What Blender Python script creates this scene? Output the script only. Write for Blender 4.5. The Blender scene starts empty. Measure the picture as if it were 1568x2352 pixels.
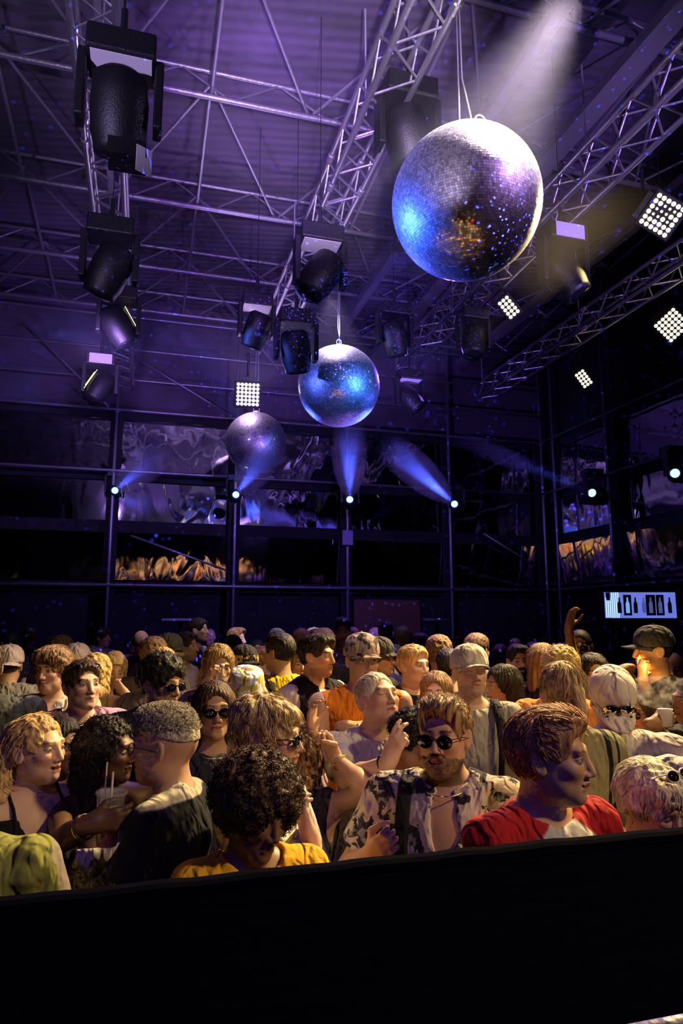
import bpy, bmesh, math, random
import numpy as np
from mathutils import Vector, Matrix
random.seed(7); RNG = np.random.RandomState(7)
scn = bpy.context.scene
COL = scn.collection
# ---------------------------------------------------------------- camera
F = 1568.0; CX, CY = 784.0, 1176.0; CAMZ = 1.92
PITCH = math.atan((1425 - CY) / F)
cam_d = bpy.data.cameras.new('camera'); cam = bpy.data.objects.new('camera', cam_d); COL.objects.link(cam)
cam.location = (0, 0, CAMZ); cam.rotation_euler = (math.pi / 2 + PITCH, 0, 0)
cam_d.sensor_fit = 'VERTICAL'; cam_d.sensor_height = 36; cam_d.lens = 24; cam_d.clip_start = .05
scn.camera = cam
cp, sp = math.cos(PITCH), math.sin(PITCH)
def P(px, py, d):
    """point seen at pixel px,py at distance d along the lens axis"""
    x = (px - CX) / F * d; t = (CY - py) / F * d
    return Vector((x, d * cp - t * sp, CAMZ + d * sp + t * cp))
AZ = math.radians(16); cu, su = math.cos(AZ), math.sin(AZ)
def W(u, v, z): return Vector((-su * u + cu * v, cu * u + su * v, z))   # hall axes: u into the hall, v to the right
def UV(p): return (-su * p.x + cu * p.y, cu * p.x + su * p.y)
# ---------------------------------------------------------------- world, view
wd = bpy.data.worlds.new('night'); scn.world = wd; wd.use_nodes = True
wd.node_tree.nodes['Background'].inputs[0].default_value = (.012, .008, .05, 1)
wd.node_tree.nodes['Background'].inputs[1].default_value = .12
vs = scn.view_settings; vs.view_transform = 'Standard'; vs.look = 'None'; vs.gamma = 1; vs.use_curve_mapping = False
vs.exposure = 0.0
cy = scn.cycles
cy.max_bounces = 5; cy.diffuse_bounces = 2; cy.glossy_bounces = 4; cy.transmission_bounces = 6; cy.volume_bounces = 0
cy.transparent_max_bounces = 10; cy.sample_clamp_indirect = 4; cy.sample_clamp_direct = 30
cy.caustics_reflective = False; cy.caustics_refractive = False
cy.volume_step_rate = 1; cy.use_adaptive_sampling = True; cy.adaptive_threshold = .05; cy.adaptive_min_samples = 12; cy.use_denoising = True
def spot(name, loc, to, power, col, angle, blend=.5, r=.08, ball_dots=None, spec=1):
    l = bpy.data.lights.new(name, 'SPOT'); l.energy = power; l.color = col; l.spot_size = math.radians(angle)
    l.spot_blend = blend; l.shadow_soft_size = r; l.specular_factor = spec
    o = bpy.data.objects.new(name, l); COL.objects.link(o); o.location = loc
    o.rotation_euler = (Vector(to) - Vector(loc)).to_track_quat('-Z', 'Y').to_euler()
    if ball_dots:  # dotted strength replaces the light spots thrown by the mirror balls
        l.use_nodes = True; nt = l.node_tree; em = nt.nodes['Emission']
        tc = nt.nodes.new('ShaderNodeTexCoord'); vo = nt.nodes.new('ShaderNodeTexVoronoi'); vo.inputs['Scale'].default_value = ball_dots
        r1 = nt.nodes.new('ShaderNodeMapRange'); r1.inputs[1].default_value = .24; r1.inputs[2].default_value = .15
        r1.inputs[3].default_value = 0; r1.inputs[4].default_value = 1
        nt.links.new(tc.outputs['Normal'], vo.inputs['Vector']); nt.links.new(vo.outputs['Distance'], r1.inputs[0])
        mu = nt.nodes.new('ShaderNodeMath'); mu.operation = 'MULTIPLY'
        sx = nt.nodes.new('ShaderNodeSeparateColor'); nt.links.new(vo.outputs['Color'], sx.inputs[0])
        nt.links.new(r1.outputs[0], mu.inputs[0]); nt.links.new(sx.outputs[0], mu.inputs[1]); nt.links.new(mu.outputs[0], em.inputs['Strength'])
    return o
def point(name, loc, power, col, r=.1):
    l = bpy.data.lights.new(name, 'POINT'); l.energy = power; l.color = col; l.shadow_soft_size = r
    o = bpy.data.objects.new(name, l); COL.objects.link(o); o.location = loc; return o
WARM = (1, .70, .28); PURP = (.36, .16, 1); BLUE = (.05, .06, 1); LILAC = (.75, .5, 1)
PAN = [(1520, 495, 6.6, 6), (1168, 706, 8.2, 5), (1543, 747, 8.5, 6), (1340, 870, 10.2, 5)]   # lit warm LED panels
BB = P(1070, 468, 4.6); BM = P(778, 887, 8.3); BS = P(587, 1016, 11.2)
# warm key from the LED panels on the right hand trusses, and one unseen lamp behind the camera
spot('warm_key_lamp', P(1505, 500, 6.3), (-.25, 2.8, 1.3), 3400, WARM, 52, .5, .16)
spot('warm_side_lamp', P(1530, 748, 8.1), (-1.1, 2.8, 1.4), 900, WARM, 34, .5, .14)
spot('warm_mid_lamp', P(1160, 706, 7.9), (.4, 3.0, 1.4), 180, WARM, 34, .5, .14)
spot('warm_far_lamp', P(1332, 872, 9.9), (-.6, 3.4, 1.4), 70, WARM, 26, .5, .14)
spot('warm_rear_lamp', W(-1.2, 4.6, 5.2), (-.1, 3.0, 1.45), 640, WARM, 38, .6, .15)  # unseen, not one of the LED panels
# purple and lilac wash
spot('ball_top_lamp', BB + Vector((.65, -.42, 1.23)), BB + Vector((0, 0, .1)), 5600, (1, .80, .92), 50, .9, .12)
spot('purple_down_lamp', P(735, 655, 6.3), (.0, 3.4, 1.5), 560, (.55, .28, 1), 85, .7, .15)
spot('purple_roof_lamp', W(3.4, .5, 5.2), W(7.6, 1.3, 7.3), 640, (.36, .13, 1), 70, .8, .15)
spot('purple_crowd_lamp', W(8.8, 3.9, 5.6), W(5.8, 2.2, 1.3), 420, (.28, .1, 1), 90, .8, .15)
spot('lilac_panel_lamp', P(568, 908, 9.6), P(640, 300, 7.2), 420, (.62, .42, 1), 100, .6, .12)
spot('truss_lilac_fill', W(.5, .4, 2.6), W(4.6, 1.3, 6.0), 3200, (.74, .56, 1), 28, .7, .05)  # unseen uplight added to brighten the centre truss
spot('truss_right_fill', W(.8, 4.6, 3.0), W(5.6, 3.9, 6.0), 1500, (.42, .25, 1), 42, .7, .05)  # unseen uplight added to brighten the right truss
spot('truss_left_fill', W(.5, -2.5, 3.0), W(5.0, -.4, 6.0), 900, (.60, .45, 1), 40, .7, .05)  # unseen uplight added to brighten the left truss
spot('ball_lilac_lamp', BM + Vector((-.1, -.25, 1.15)), BM, 420, (.75, .6, 1), 60, .5, .06)
spot('mid_blue_lamp', BM + Vector((2.0, -2.2, -.5)), BM, 900, (.05, .20, 1), 26, .3, .04)
spot('mid_blue_side_lamp', BM + Vector((-2.8, -1.8, -.1)), BM, 600, (.08, .14, 1), 26, .3, .04)
spot('ball_added_fill', BB + Vector((2.3, -1.9, .9)), BB, 520, (.62, .34, 1), 24, .5, .25)  # added purple fill for the body of the big ball, no fixture here
spot('small_ball_fill', BS + Vector((-.3, -.5, 1.0)), BS, 160, (.75, .5, 1), 60, .5, .06)  # added spot that lifts the top of the smallest ball
spot('ball_side_lamp', BB + Vector((-3.1, .9, -.6)), BB, 2000, (.03, .10, 1), 24, .3, .05)
spot('ball_dots_roof', W(2.5, 3.0, 3.4), W(4.0, 3.6, 7.3), 5200, BLUE, 140, .3, .0, ball_dots=52)  # added spot in place of mirror ball reflections on the roof
spot('ball_dots_left', W(3.5, .2, 3.2), W(7.0, -1.6, 7.3), 2600, BLUE, 130, .3, .0, ball_dots=46)  # added spot in place of mirror ball reflections at the left
spot('ball_dots_wall', W(5.0, 2.0, 5.0), W(12, 3.0, 2.0), 9000, BLUE, 110, .3, .0, ball_dots=60)  # added spot in place of mirror ball reflections on the wall
spot('booth_blue_fill', W(-1.0, .2, 4.0), W(1.1, .5, 1.3), 60, (.16, .1, 1), 60, .5, .05)  # unseen fill added to put blue light on barrier and table edge
spot('wall_wash_fill', W(7.2, 2.5, 3.6), W(12, 2.6, 4.6), 420, (.30, .16, 1), 130, .6, .1)  # added blue-violet fill for the wall posts and rails, no fixture here
spot('wall_wash_left_fill', W(7.0, -.6, 4.6), W(12, -.8, 6.2), 420, (.45, .25, 1), 90, .8, .1)  # added fill for the upper wall at the left, no fixture here
# ---------------------------------------------------------------- materials
MC = {}
def mat(name, col, rough=.5, metal=0, emit=None, es=1, bump=None, spec=.5, alpha=1, trans=0):
    if name in MC: return MC[name]
    m = bpy.data.materials.new(name); m.use_nodes = True; nt = m.node_tree; b = nt.nodes['Principled BSDF']
    b.inputs['Base Color'].default_value = (*col, 1); b.inputs['Roughness'].default_value = rough; b.inputs['Metallic'].default_value = metal
    b.inputs['Specular IOR Level'].default_value = spec; b.inputs['Alpha'].default_value = alpha; b.inputs['Transmission Weight'].default_value = trans
    if emit: b.inputs['Emission Color'].default_value = (*emit, 1); b.inputs['Emission Strength'].default_value = es
    if bump:
        sc, st = bump; tc = nt.nodes.new('ShaderNodeTexCoord'); n = nt.nodes.new('ShaderNodeTexNoise'); n.inputs['Scale'].default_value = sc
        n.inputs['Detail'].default_value = 4; bp = nt.nodes.new('ShaderNodeBump'); bp.inputs['Strength'].default_value = st; bp.inputs['Distance'].default_value = .02
        nt.links.new(tc.outputs['Object'], n.inputs['Vector']); nt.links.new(n.outputs['Fac'], bp.inputs['Height']); nt.links.new(bp.outputs[0], b.inputs['Normal'])
    MC[name] = m; return m
M_alu = mat('aluminium truss', (.55, .54, .56), .35, .9, bump=(30, .15))
M_steel = mat('galvanised tube', (.34, .33, .36), .45, .7, bump=(25, .3))
M_black = mat('black painted metal', (.006, .006, .008), .45, 0, bump=(60, .2))
M_cloth = mat('black drape', (.006, .005, .01), .9, 0, bump=(6, .6))
M_lampbody = mat('black lamp housing', (.004, .004, .005), .5, 0, bump=(90, .2))
M_led = mat('warm led', (1, .9, .7), .5, 0, (1, .84, .50), 2.6)
M_ledp = mat('lilac led', (1, .9, 1), .5, 0, (.95, .75, 1), 5)
M_lens = mat('blue beam lens', (.3, .5, 1), .3, 0, (.22, .38, 1), 3.5)
M_slit = mat('yellow led slit', (1, .9, .3), .4, 0, (1, .85, .25), 3)
M_plate = mat('pale label plate', (.75, .72, .75), .5)
M_dark = mat('dark glass', (.01, .01, .012), .08, 0)
M_wire = mat('steel wire', (.7, .68, .7), .35, .6)
# ---------------------------------------------------------------- mesh helpers
def link(o, parent=None, kind=None):
    COL.objects.link(o)
    if parent: o.parent = parent
    if kind: o['kind'] = kind
    return o
def thing(name, label, cat, loc=(0, 0, 0), rotz=0, group=None):
    o = bpy.data.objects.new(name, None); COL.objects.link(o); o.location = loc; o.rotation_euler = (0, 0, rotz)
    o.empty_display_size = .1; o['label'] = label; o['category'] = cat
    if group: o['group'] = group
    return o
def tag(o, label, cat, group=None):
    o['label'] = label; o['category'] = cat
    if group: o['group'] = group
    return o
class MB:
    def __init__(s): s.v = []; s.f = []; s.mi = []
    def add(s, vs, fs, mi=0):
        n = len(s.v); s.v += [tuple(x) for x in vs]; s.f += [tuple(i + n for i in f) for f in fs]; s.mi += [mi] * len(fs); return s
    def box(s, c, d, R=None, mi=0):
        c = Vector(c); vs = []
        for i in range(8):
            p = Vector(((i & 1) - .5, ((i >> 1) & 1) - .5, ((i >> 2) & 1) - .5)); p = Vector((p.x * d[0], p.y * d[1], p.z * d[2]))
            vs.append(c + (R @ p if R else p))
        return s.add(vs, [(0, 2, 3, 1), (4, 5, 7, 6), (0, 1, 5, 4), (2, 6, 7, 3), (0, 4, 6, 2), (1, 3, 7, 5)], mi)
    def tube(s, a, b, r, n=8, r2=None, mi=0):
        a = Vector(a); b = Vector(b); d = (b - a); q = d.to_track_quat('Z', 'Y'); r2 = r if r2 is None else r2; vs = []
        for j, (c, rr) in enumerate(((a, r), (b, r2))):
            for i in range(n): t = 2 * math.pi * i / n; vs.append(c + q @ Vector((rr * math.cos(t), rr * math.sin(t), 0)))
        fs = [(i, (i + 1) % n, n + (i + 1) % n, n + i) for i in range(n)] + [tuple(range(n))[::-1], tuple(range(n, 2 * n))]
        return s.add(vs, fs, mi)
    def path(s, pts, r, n=6):
        pts = [Vector(p) for p in pts]; vs = []; m = len(pts)
        for j, p in enumerate(pts):
            d = (pts[min(j + 1, m - 1)] - pts[max(j - 1, 0)]); q = d.to_track_quat('Z', 'Y'); rr = r[j] if hasattr(r, '__len__') else r
            for i in range(n): t = 2 * math.pi * i / n; vs.append(p + q @ Vector((rr * math.cos(t), rr * math.sin(t), 0)))
        fs = [(j * n + i, j * n + (i + 1) % n, (j + 1) * n + (i + 1) % n, (j + 1) * n + i) for j in range(m - 1) for i in range(n)]
        fs += [tuple(range(n))[::-1], tuple(range((m - 1) * n, m * n))]
        return s.add(vs, fs)
    def lathe(s, prof, c=(0, 0, 0), n=24, R=None, sx=1, sy=1, mi=0):
        c = Vector(c); vs = []; m = len(prof)
        for (r, z) in prof:
            for i in range(n):
                t = 2 * math.pi * i / n; p = Vector((r * sx * math.cos(t), r * sy * math.sin(t), z)); vs.append(c + (R @ p if R else p))
        fs = [(j * n + i, j * n + (i + 1) % n, (j + 1) * n + (i + 1) % n, (j + 1) * n + i) for j in range(m - 1) for i in range(n)]
        if prof[0][0] > 1e-5: fs.append(tuple(range(n))[::-1])
        if prof[-1][0] > 1e-5: fs.append(tuple(range((m - 1) * n, m * n)))
        return s.add(vs, fs, mi)
    def build(s, name, m, parent=None, smooth=False, mtx=None, bevel=0, kind=None):
        me = bpy.data.meshes.new(name); vs = s.v
        if mtx is not None: vs = [mtx @ Vector(v) for v in vs]
        me.from_pydata(vs, [], s.f)
        ms = m if isinstance(m, (list, tuple)) else [m]
        for x in ms: me.materials.append(x)
        if len(ms) > 1: me.polygons.foreach_set('material_index', s.mi)
        if smooth: me.polygons.foreach_set('use_smooth', [True] * len(s.f))
        me.update()
        o = link(bpy.data.objects.new(name, me), parent, kind)
        if bevel:
            md = o.modifiers.new('bevel', 'BEVEL'); md.width = bevel; md.segments = 2
        return o
RZ = lambda a: Matrix.Rotation(a, 3, 'Z')
RH = RZ(AZ)     # hall axes box orientation: x = v, y = u
# ---------------------------------------------------------------- the hall
U1, V1, V0, UB, ZR = 12.0, 7.7, -6.6, -5.0, 7.35
def node_mat(name, build):
    m = bpy.data.materials.new(name); m.use_nodes = True; nt = m.node_tree; build(nt, nt.nodes['Principled BSDF']); return m
def _floor(nt, b):
    n = nt.nodes.new('ShaderNodeTexNoise'); n.inputs['Scale'].default_value = 3; cr = nt.nodes.new('ShaderNodeValToRGB')
    cr.color_ramp.elements[0].color = (.02, .02, .022, 1); cr.color_ramp.elements[1].color = (.06, .055, .05, 1)
    nt.links.new(n.outputs['Fac'], cr.inputs[0]); nt.links.new(cr.outputs[0], b.inputs['Base Color']); b.inputs['Roughness'].default_value = .6
def _roof(nt, b):
    tc = nt.nodes.new('ShaderNodeTexCoord'); w = nt.nodes.new('ShaderNodeTexNoise'); w.inputs['Scale'].default_value = 2.2; w.inputs['Detail'].default_value = 6
    mp = nt.nodes.new('ShaderNodeMapping'); mp.inputs['Rotation'].default_value = (0, 0, -AZ); mp.inputs['Scale'].default_value = (.45, 1.5, 1)
    cr = nt.nodes.new('ShaderNodeValToRGB'); cr.color_ramp.elements[0].position = .3; cr.color_ramp.elements[1].position = .75
    cr.color_ramp.elements[0].color = (.05, .045, .055, 1); cr.color_ramp.elements[1].color = (.10, .07, .13, 1)
    nt.links.new(tc.outputs['Object'], mp.inputs[0]); nt.links.new(mp.outputs[0], w.inputs['Vector']); nt.links.new(w.outputs['Fac'], cr.inputs[0])
    nt.links.new(cr.outputs[0], b.inputs['Base Color']); b.inputs['Roughness'].default_value = .8
    wv = nt.nodes.new('ShaderNodeTexWave'); wv.bands_direction = 'Y'; wv.inputs['Scale'].default_value = 1.6; wv.inputs['Distortion'].default_value = .6
    bp = nt.nodes.new('ShaderNodeBump'); bp.inputs['Distance'].default_value = .02; bp.inputs['Strength'].default_value = .4; nt.links.new(mp.outputs[0], wv.inputs['Vector'])
    nt.links.new(wv.outputs['Fac'], bp.inputs['Height']); nt.links.new(bp.outputs[0], b.inputs['Normal'])
def _foil(nt, b):
    b.inputs['Base Color'].default_value = (.85, .82, .92, 1); b.inputs['Metallic'].default_value = 1; b.inputs['Roughness'].default_value = .045
    tc = nt.nodes.new('ShaderNodeTexCoord'); mp = nt.nodes.new('ShaderNodeMapping'); mp.inputs['Rotation'].default_value = (0, .6, 0); mp.inputs['Scale'].default_value = (1.2, 1, .55)
    n = nt.nodes.new('ShaderNodeTexNoise'); n.inputs['Scale'].default_value = 1.5; n.inputs['Detail'].default_value = 1.5; n.inputs['Distortion'].default_value = 1.0
    bp = nt.nodes.new('ShaderNodeBump'); bp.inputs['Distance'].default_value = .10; bp.inputs['Strength'].default_value = .15
    gg = nt.nodes.new('ShaderNodeNewGeometry'); nt.links.new(gg.outputs['Position'], mp.inputs[0]); nt.links.new(mp.outputs[0], n.inputs['Vector']); nt.links.new(n.outputs['Fac'], bp.inputs['Height']); nt.links.new(bp.outputs[0], b.inputs['Normal'])
M_floor = node_mat('dance floor', _floor); M_roof = node_mat('roof sheet', _roof); M_foil = node_mat('mirror foil', _foil)
um, vm = (U1 + UB) / 2 + .3, (V0 + V1) / 2
MB().box(W(um, vm, -.05), (V1 - V0 + 2, U1 - UB + 2, .1), RH).build('floor', M_floor, kind='structure')
MB().box(W(um, vm, ZR + .45), (V1 - V0 + 2, U1 - UB + 2, .1), RH).build('ceiling', M_roof, kind='structure')
MB().box(W(U1 + .45, vm, 1.25), (V1 - V0 + 1, .1, 2.5), RH).build('wall_back', M_cloth, kind='structure')
MB().box(W(U1 + .55, vm, 5.15), (V1 - V0 + 1, .1, 5.3), RH).build('wall_back_upper', M_roof, kind='structure')
MB().box(W(um, V1 + .4, 3.9), (.1, U1 - UB + 2, 7.8), RH).build('wall_right', M_cloth, kind='structure')
MB().box(W(um, V0 - .1, 3.9), (.1, U1 - UB + 2, 7.8), RH).build('wall_left', M_cloth, kind='structure')
MB().box(W(UB - .1, vm, 3.9), (V1 - V0 + 2, .1, 7.8), RH).build('wall_front', M_cloth, kind='structure')
# mirror foil windows, black bands and scaffold tubes
POLV = [-.59 + 2.07 * k for k in range(-3, 5)]       # along the back wall
POLU = [U1 - 2.07 * k for k in range(1, 9)]          # along the right wall
ROWS = [(2.6, 3.40, .105), (3.62, 4.30, .0), (4.52, 5.42, -.02)]
def panel(a, b, z0, z1, tilt, nrm):
    """one sheet of stretched foil between two points of a wall, with thickness, leaning by tilt"""
    a = Vector(a); b = Vector(b); n = Vector(nrm); h = z1 - z0; k = MB(); off = n * math.tan(tilt) * h
    p = [a, b, b + Vector((0, 0, h)) + off, a + Vector((0, 0, h)) + off]; q = [x - n * .02 for x in p]
    o = Vector(a); k.add([x - o for x in p + q], [(0, 1, 2, 3), (7, 6, 5, 4), (0, 4, 5, 1), (1, 5, 6, 2), (2, 6, 7, 3), (3, 7, 4, 0)])
    return k, o
nback = -W(1, 0, 0); nright = -W(0, 1, 0)
rowname = ['lower', 'middle', 'upper']; wi = 0
for k in range(len(POLV) - 1):
    for r, (z0, z1, tl) in enumerate(ROWS):
        wi += 1
        kb, o = panel(W(U1 + .22, POLV[k] + .1, z0), W(U1 + .22, POLV[k + 1] - .1, z0), z0, z1, tl + random.uniform(-.004, .004), nback)
        w = kb.build('window_%d' % wi, M_foil, kind='structure'); w.location = o
        if k == 3 and r == 1: w.rotation_euler.z = .024
for k in range(len(POLU) - 1):
    a = U1 if k == 0 else POLU[k - 1]; b = POLU[k]
    if a < 1: break
    for r, (z0, z1, tl) in enumerate(ROWS):
        wi += 1
        kb, o = panel(W(a - .1, V1 + .2, z0), W(b + .1, V1 + .2, z0), z0, z1, tl + random.uniform(-.015, .015), nright)
        w = kb.build('window_%d' % wi, M_foil, kind='structure'); w.location = o
ti = 0
def trim(kb, m):
    global ti; ti += 1
    return kb.build('trim_%d' % ti, m, kind='structure')
Va, Vb = POLV[0], V1
for z, h in ((2.53, .1), (3.51, .22), (4.42, .2), (5.5, .14)):
    trim(MB().box(W(U1 + .26, (Va + Vb) / 2, z), (Vb - Va, .06, h), RH), M_cloth)
    trim(MB().box(W((U1 + .5) / 2, V1 + .24, z), (.06, U1 - .2, h), RH), M_cloth)
GP = 'scaffold posts of the mirror wall'
def swatch(i): return ['leftmost', 'second from the left', 'third from the left', 'middle', 'fourth', 'fifth'][i]
visible = {3: 'at the far left', 4: 'behind the smallest mirror ball', 5: 'below the middle mirror ball', 6: 'beside the slanting blue beam', 7: 'at the corner where the mirror walls meet'}
def coupler(p): return MB().lathe([(.03, -.035), (.045, -.03), (.045, .03), (.03, .035)], p, 10)
for k, v in enumerate(POLV):
    if k not in visible and k != 2: continue
    t = thing('scaffold_post', 'steel scaffold post of the back wall ' + visible.get(k, 'beyond the left edge'), 'post', W(U1, v, 0), AZ, GP)
    MB().tube((0, -.02, 0), (0, -.02, ZR), .028, 10).build('tube', M_steel, t, True)
    MB().box((0, .1, 2.75), (.2, .06, 5.5)).build('backing_board', M_cloth, t)
    for z in (2.5, 4.43, 5.5): MB().lathe([(.03, -.04), (.05, -.03), (.05, .03), (.03, .04)], (0, -.02, z), 10).build('coupler', M_steel, t)
for k, u in enumerate(POLU[:2]):
    t = thing('scaffold_post', 'upright steel scaffold post of the right mirror wall ' + ['left of the bar screen', 'nearest the camera'][k], 'post', W(u, V1, 0), AZ, GP)
    MB().tube((-.02, 0, 0), (-.02, 0, ZR), .028, 10).build('tube', M_steel, t, True)
    MB().box((.1, 0, 2.75), (.06, .2, 5.5)).build('backing_board', M_cloth, t)
    for z in (2.5, 4.43, 5.5): MB().lathe([(.03, -.04), (.05, -.03), (.05, .03), (.03, .04)], (-.02, 0, z), 10).build('coupler', M_steel, t)
t = thing('scaffold_post', 'second steel post standing just right of the corner post', 'post', W(U1 - .5, V1 - .05, 0), AZ, GP)
MB().tube((0, 0, 0), (0, 0, ZR), .026, 10).build('tube', M_steel, t, True)
RL = {2.5: 'lowest rail, under the bottom mirror row', 4.43: 'rail over the middle mirror row with beam lamps', 5.5: 'rail along the top edge of the mirrors', 6.05: 'thin rail just above the mirrors', 6.6: 'rail halfway between mirrors and roof', 7.2: 'rail right under the roof'}
for z, lb in RL.items():
    o = MB().tube(W(U1 - .07, POLV[0], z), W(U1 - .07, V1 - .05, z), .024 if z < 6 else .02, 8).build('scaffold_rail', M_steel, None, True)
    tag(o, 'long steel scaffold ' + lb + ' on the back wall', 'rail', 'scaffold rails')
    if z in (2.5, 4.43, 5.5):
        o = MB().tube(W(U1, V1 - .07, z), W(1, V1 - .07, z), .024, 8).build('scaffold_rail', M_steel, None, True)
        tag(o, 'steel scaffold ' + lb + ' on the right wall', 'rail', 'scaffold rails')
BR = [((285, 806), (532, 956), 'from under the hanging lamp down to the lilac LED panel'), ((640, 850), (520, 700), 'behind the LED panel'), ((690, 700), (785, 770), 'left of the middle ball cable'),
      ((60, 745), (250, 935), 'dim one at the far left'), ((300, 1230), (520, 1310), 'over the lowest mirror row at the left'), ((1110, 1225), (1230, 1300), 'over the lowest mirror row near the corner')]
def on_wall(px, py, u=U1 - .12):
    d = 12.; r = P(px, py, 1) - cam.location; q = (-su * r.x + cu * r.y); return cam.location + r * (u / q)
for a, b, lb in BR:
    o = MB().tube(on_wall(*a), on_wall(*b), .018, 8).build('scaffold_brace', M_steel, None, True)
    tag(o, 'slanting steel scaffold brace ' + lb, 'brace', 'wall braces')
# roof frames: beams across the hall with lacing between them
BU = [1.0, 2.9, 4.6, 6.35, 8.3, 10.05, 11.6]
BL = ['topmost in the picture', 'second from the top', 'third from the top', 'fourth from the top', 'level with the big mirror ball', 'above the middle mirror ball', 'last before the back wall']
for i, u in enumerate(BU):
    t = thing('roof_beam', 'steel lattice roof beam crossing the hall, ' + BL[i], 'beam', W(u, 0, ZR), AZ, 'roof beams across the hall')
    zt = .28
    MB().tube((V0, 0, -.15), (V1, 0, -.15), .032, 8).build('lower_chord', M_steel, t, True)
    MB().tube((V0, .16, zt), (V1, .16, zt), .024, 8).build('upper_chord', M_steel, t, True)
    k = MB(); x = V0; j = 0
    while x < V1 - .9:
        k.tube((x, 0, -.15), (x + .52, .16, zt), .012, 6); k.tube((x + .52, .16, zt), (x + 1.035, 0, -.15), .012, 6); x += 1.035
    k.build('lacing', M_steel, t)
    if i < len(BU) - 1:
        g = BU[i + 1] - u
        for x in [POLV[q] + 1.03 for q in range(len(POLV) - 1)]:
            for s in (-1, 1):
                if x + s * 1.0 > V1 or x + s < V0: continue
                MB().tube((x, .05, .05), (x + s * 1.0, g, -.1), .016, 6).build('roof_brace', M_steel, t)
            MB().tube((x, .05, .05), (x, g, -.1), .02, 6).build('roof_strut', M_steel, t)
for v, wd_, lb in ((-.59, .06, 'over the left lamp truss'), (3.18, .12, 'thin one above the big mirror ball'), (4.15, .22, 'broad one at the upper right corner'), (5.95, .18, 'broad dim one above the right edge truss')):
    o = MB().box(W(4.5, v, ZR - .3), (wd_, 15, .12), RH).build('roof_purlin', M_steel); tag(o, 'long roof purlin running into the hall, ' + lb, 'purlin', 'long roof purlins')
# lighting trusses: four-chord box truss running into the hall
def truss(name_lb, v, u0, u1, z, wdt=.29, grp='lighting trusses'):
    t = thing('lighting_truss', name_lb, 'truss', W(u0, v, z), AZ, grp); L = u1 - u0; h = wdt / 2
    for sx in (-1, 1):
        for sz in (-1, 1):
            MB().tube((sx * h, 0, sz * h), (sx * h, L, sz * h), .025, 10).build('chord', M_alu, t, True)
    faces = [((-h, -h), (h, -h)), ((-h, h), (h, h)), ((-h, -h), (-h, h)), ((h, -h), (h, h))]
    for a, b in faces:
        k = MB(); y = .1; f = 0
        while y < L - .2:
            p, q = (a, b) if f % 2 == 0 else (b, a)
            k.tube((p[0], y, p[1]), (q[0], y + .24, q[1]), .0105, 6); y += .24; f += 1
        k.build('lacing', M_alu, t)
    y = 1.0
    while y < L:
        for sx in (-1, 1):
            for sz in (-1, 1):
                k = MB(); k.lathe([(.026, -.05), (.034, -.04), (.034, .04), (.026, .05)], (sx * h, y, sz * h), 10, Matrix.Rotation(math.pi / 2, 3, 'X'))
                k.build('joint', M_alu, t)
        y += 2.0
    y = .6
    while y < L:
        MB().tube((0, y, h), (0, y, ZR - z - .2), .008, 6).build('hanger', M_wire, t); y += 2.9
    return t
TZ = 5.98
truss('aluminium box truss at the left carrying dark hanging lamps', -.49, -1.5, 11.8, TZ)
truss('bright aluminium box truss running through the centre above the middle mirror ball', 1.62, -1.5, 9.6, TZ)
truss('aluminium box truss passing behind the big mirror ball to the upper right', 3.78, -1.5, 9.95, TZ)
truss('dim aluminium box truss at the right edge between warm LED panels', 5.72, -1.5, 11.0, TZ, .27)
# loudspeaker, lamps
def hang(t, loc, off=(0, 0)):
    MB().tube((off[0], off[1], 0), (off[0], off[1], ZR + .42 - loc[2]), .004, 5).build('safety_cable', M_lampbody, t)
def moving_head(loc, aim, label, s=1.0, plate=None, slit=False, cat='stage lamp', grp='hanging moving head lamps', drop=.25):
    """yoke lamp hanging from its base; aim is a world direction"""
    t = thing('moving_head_lamp', label, cat, loc, AZ, grp)
    MB().tube((0, 0, .10 * s), (0, 0, .10 * s + drop), .02, 8).build('clamp', M_lampbody, t)
    MB().box((0, 0, .05 * s), (.34 * s, .24 * s, .14 * s)).build('base', M_lampbody, t, bevel=.015)
    for sx in (-1, 1): MB().box((sx * .19 * s, 0, -.17 * s), (.045 * s, .12 * s, .38 * s)).build('yoke_arm', M_lampbody, t, bevel=.01)
    d = RH.transposed() @ Vector(aim).normalized(); q = d.to_track_quat('Z', 'Y').to_matrix(); c = Vector((0, 0, -.28 * s))
    prof = [(.09, -.2), (.13, -.17), (.145, -.05), (.14, .1), (.12, .17), (.12, .2)]
    h = MB().lathe([(r * s, z * s) for r, z in prof], c, 20, q).build('head', M_lampbody, t, True)
    MB().lathe([(.10 * s, 0), (.09 * s, .012 * s), (0, .02 * s)], c + q @ Vector((0, 0, .195 * s)), 20, q).build('lens', M_dark, h, True)
    if plate is not None:
        MB().box((0, -.122 * s, .05 * s) if plate == 0 else (0, 0, -.022 * s - .001), (.26 * s, .004, .12 * s) if plate == 0 else (.3 * s, .2 * s, .004)).build('label_plate', M_plate, t)
    if slit:
        k = MB(); qd = q @ Vector((1, 0, 0))
        for j in (-1, 1): k.box(c + q @ Vector((j * .05 * s, .147 * s, 0)), (.008, .004, .3 * s), q)
        k.build('light_slit', M_slit, h)
    if plate == 2: MB().box((.15, -.16, -.62 * s), (.09, .006, .15), Matrix.Rotation(.5, 3, 'Z')).build('label_plate', M_plate, t); MB().box((.06, -.08, -.56 * s), (.2, .16, .1)).build('tray', M_lampbody, t)
    hang(t, loc)
    return t
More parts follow.
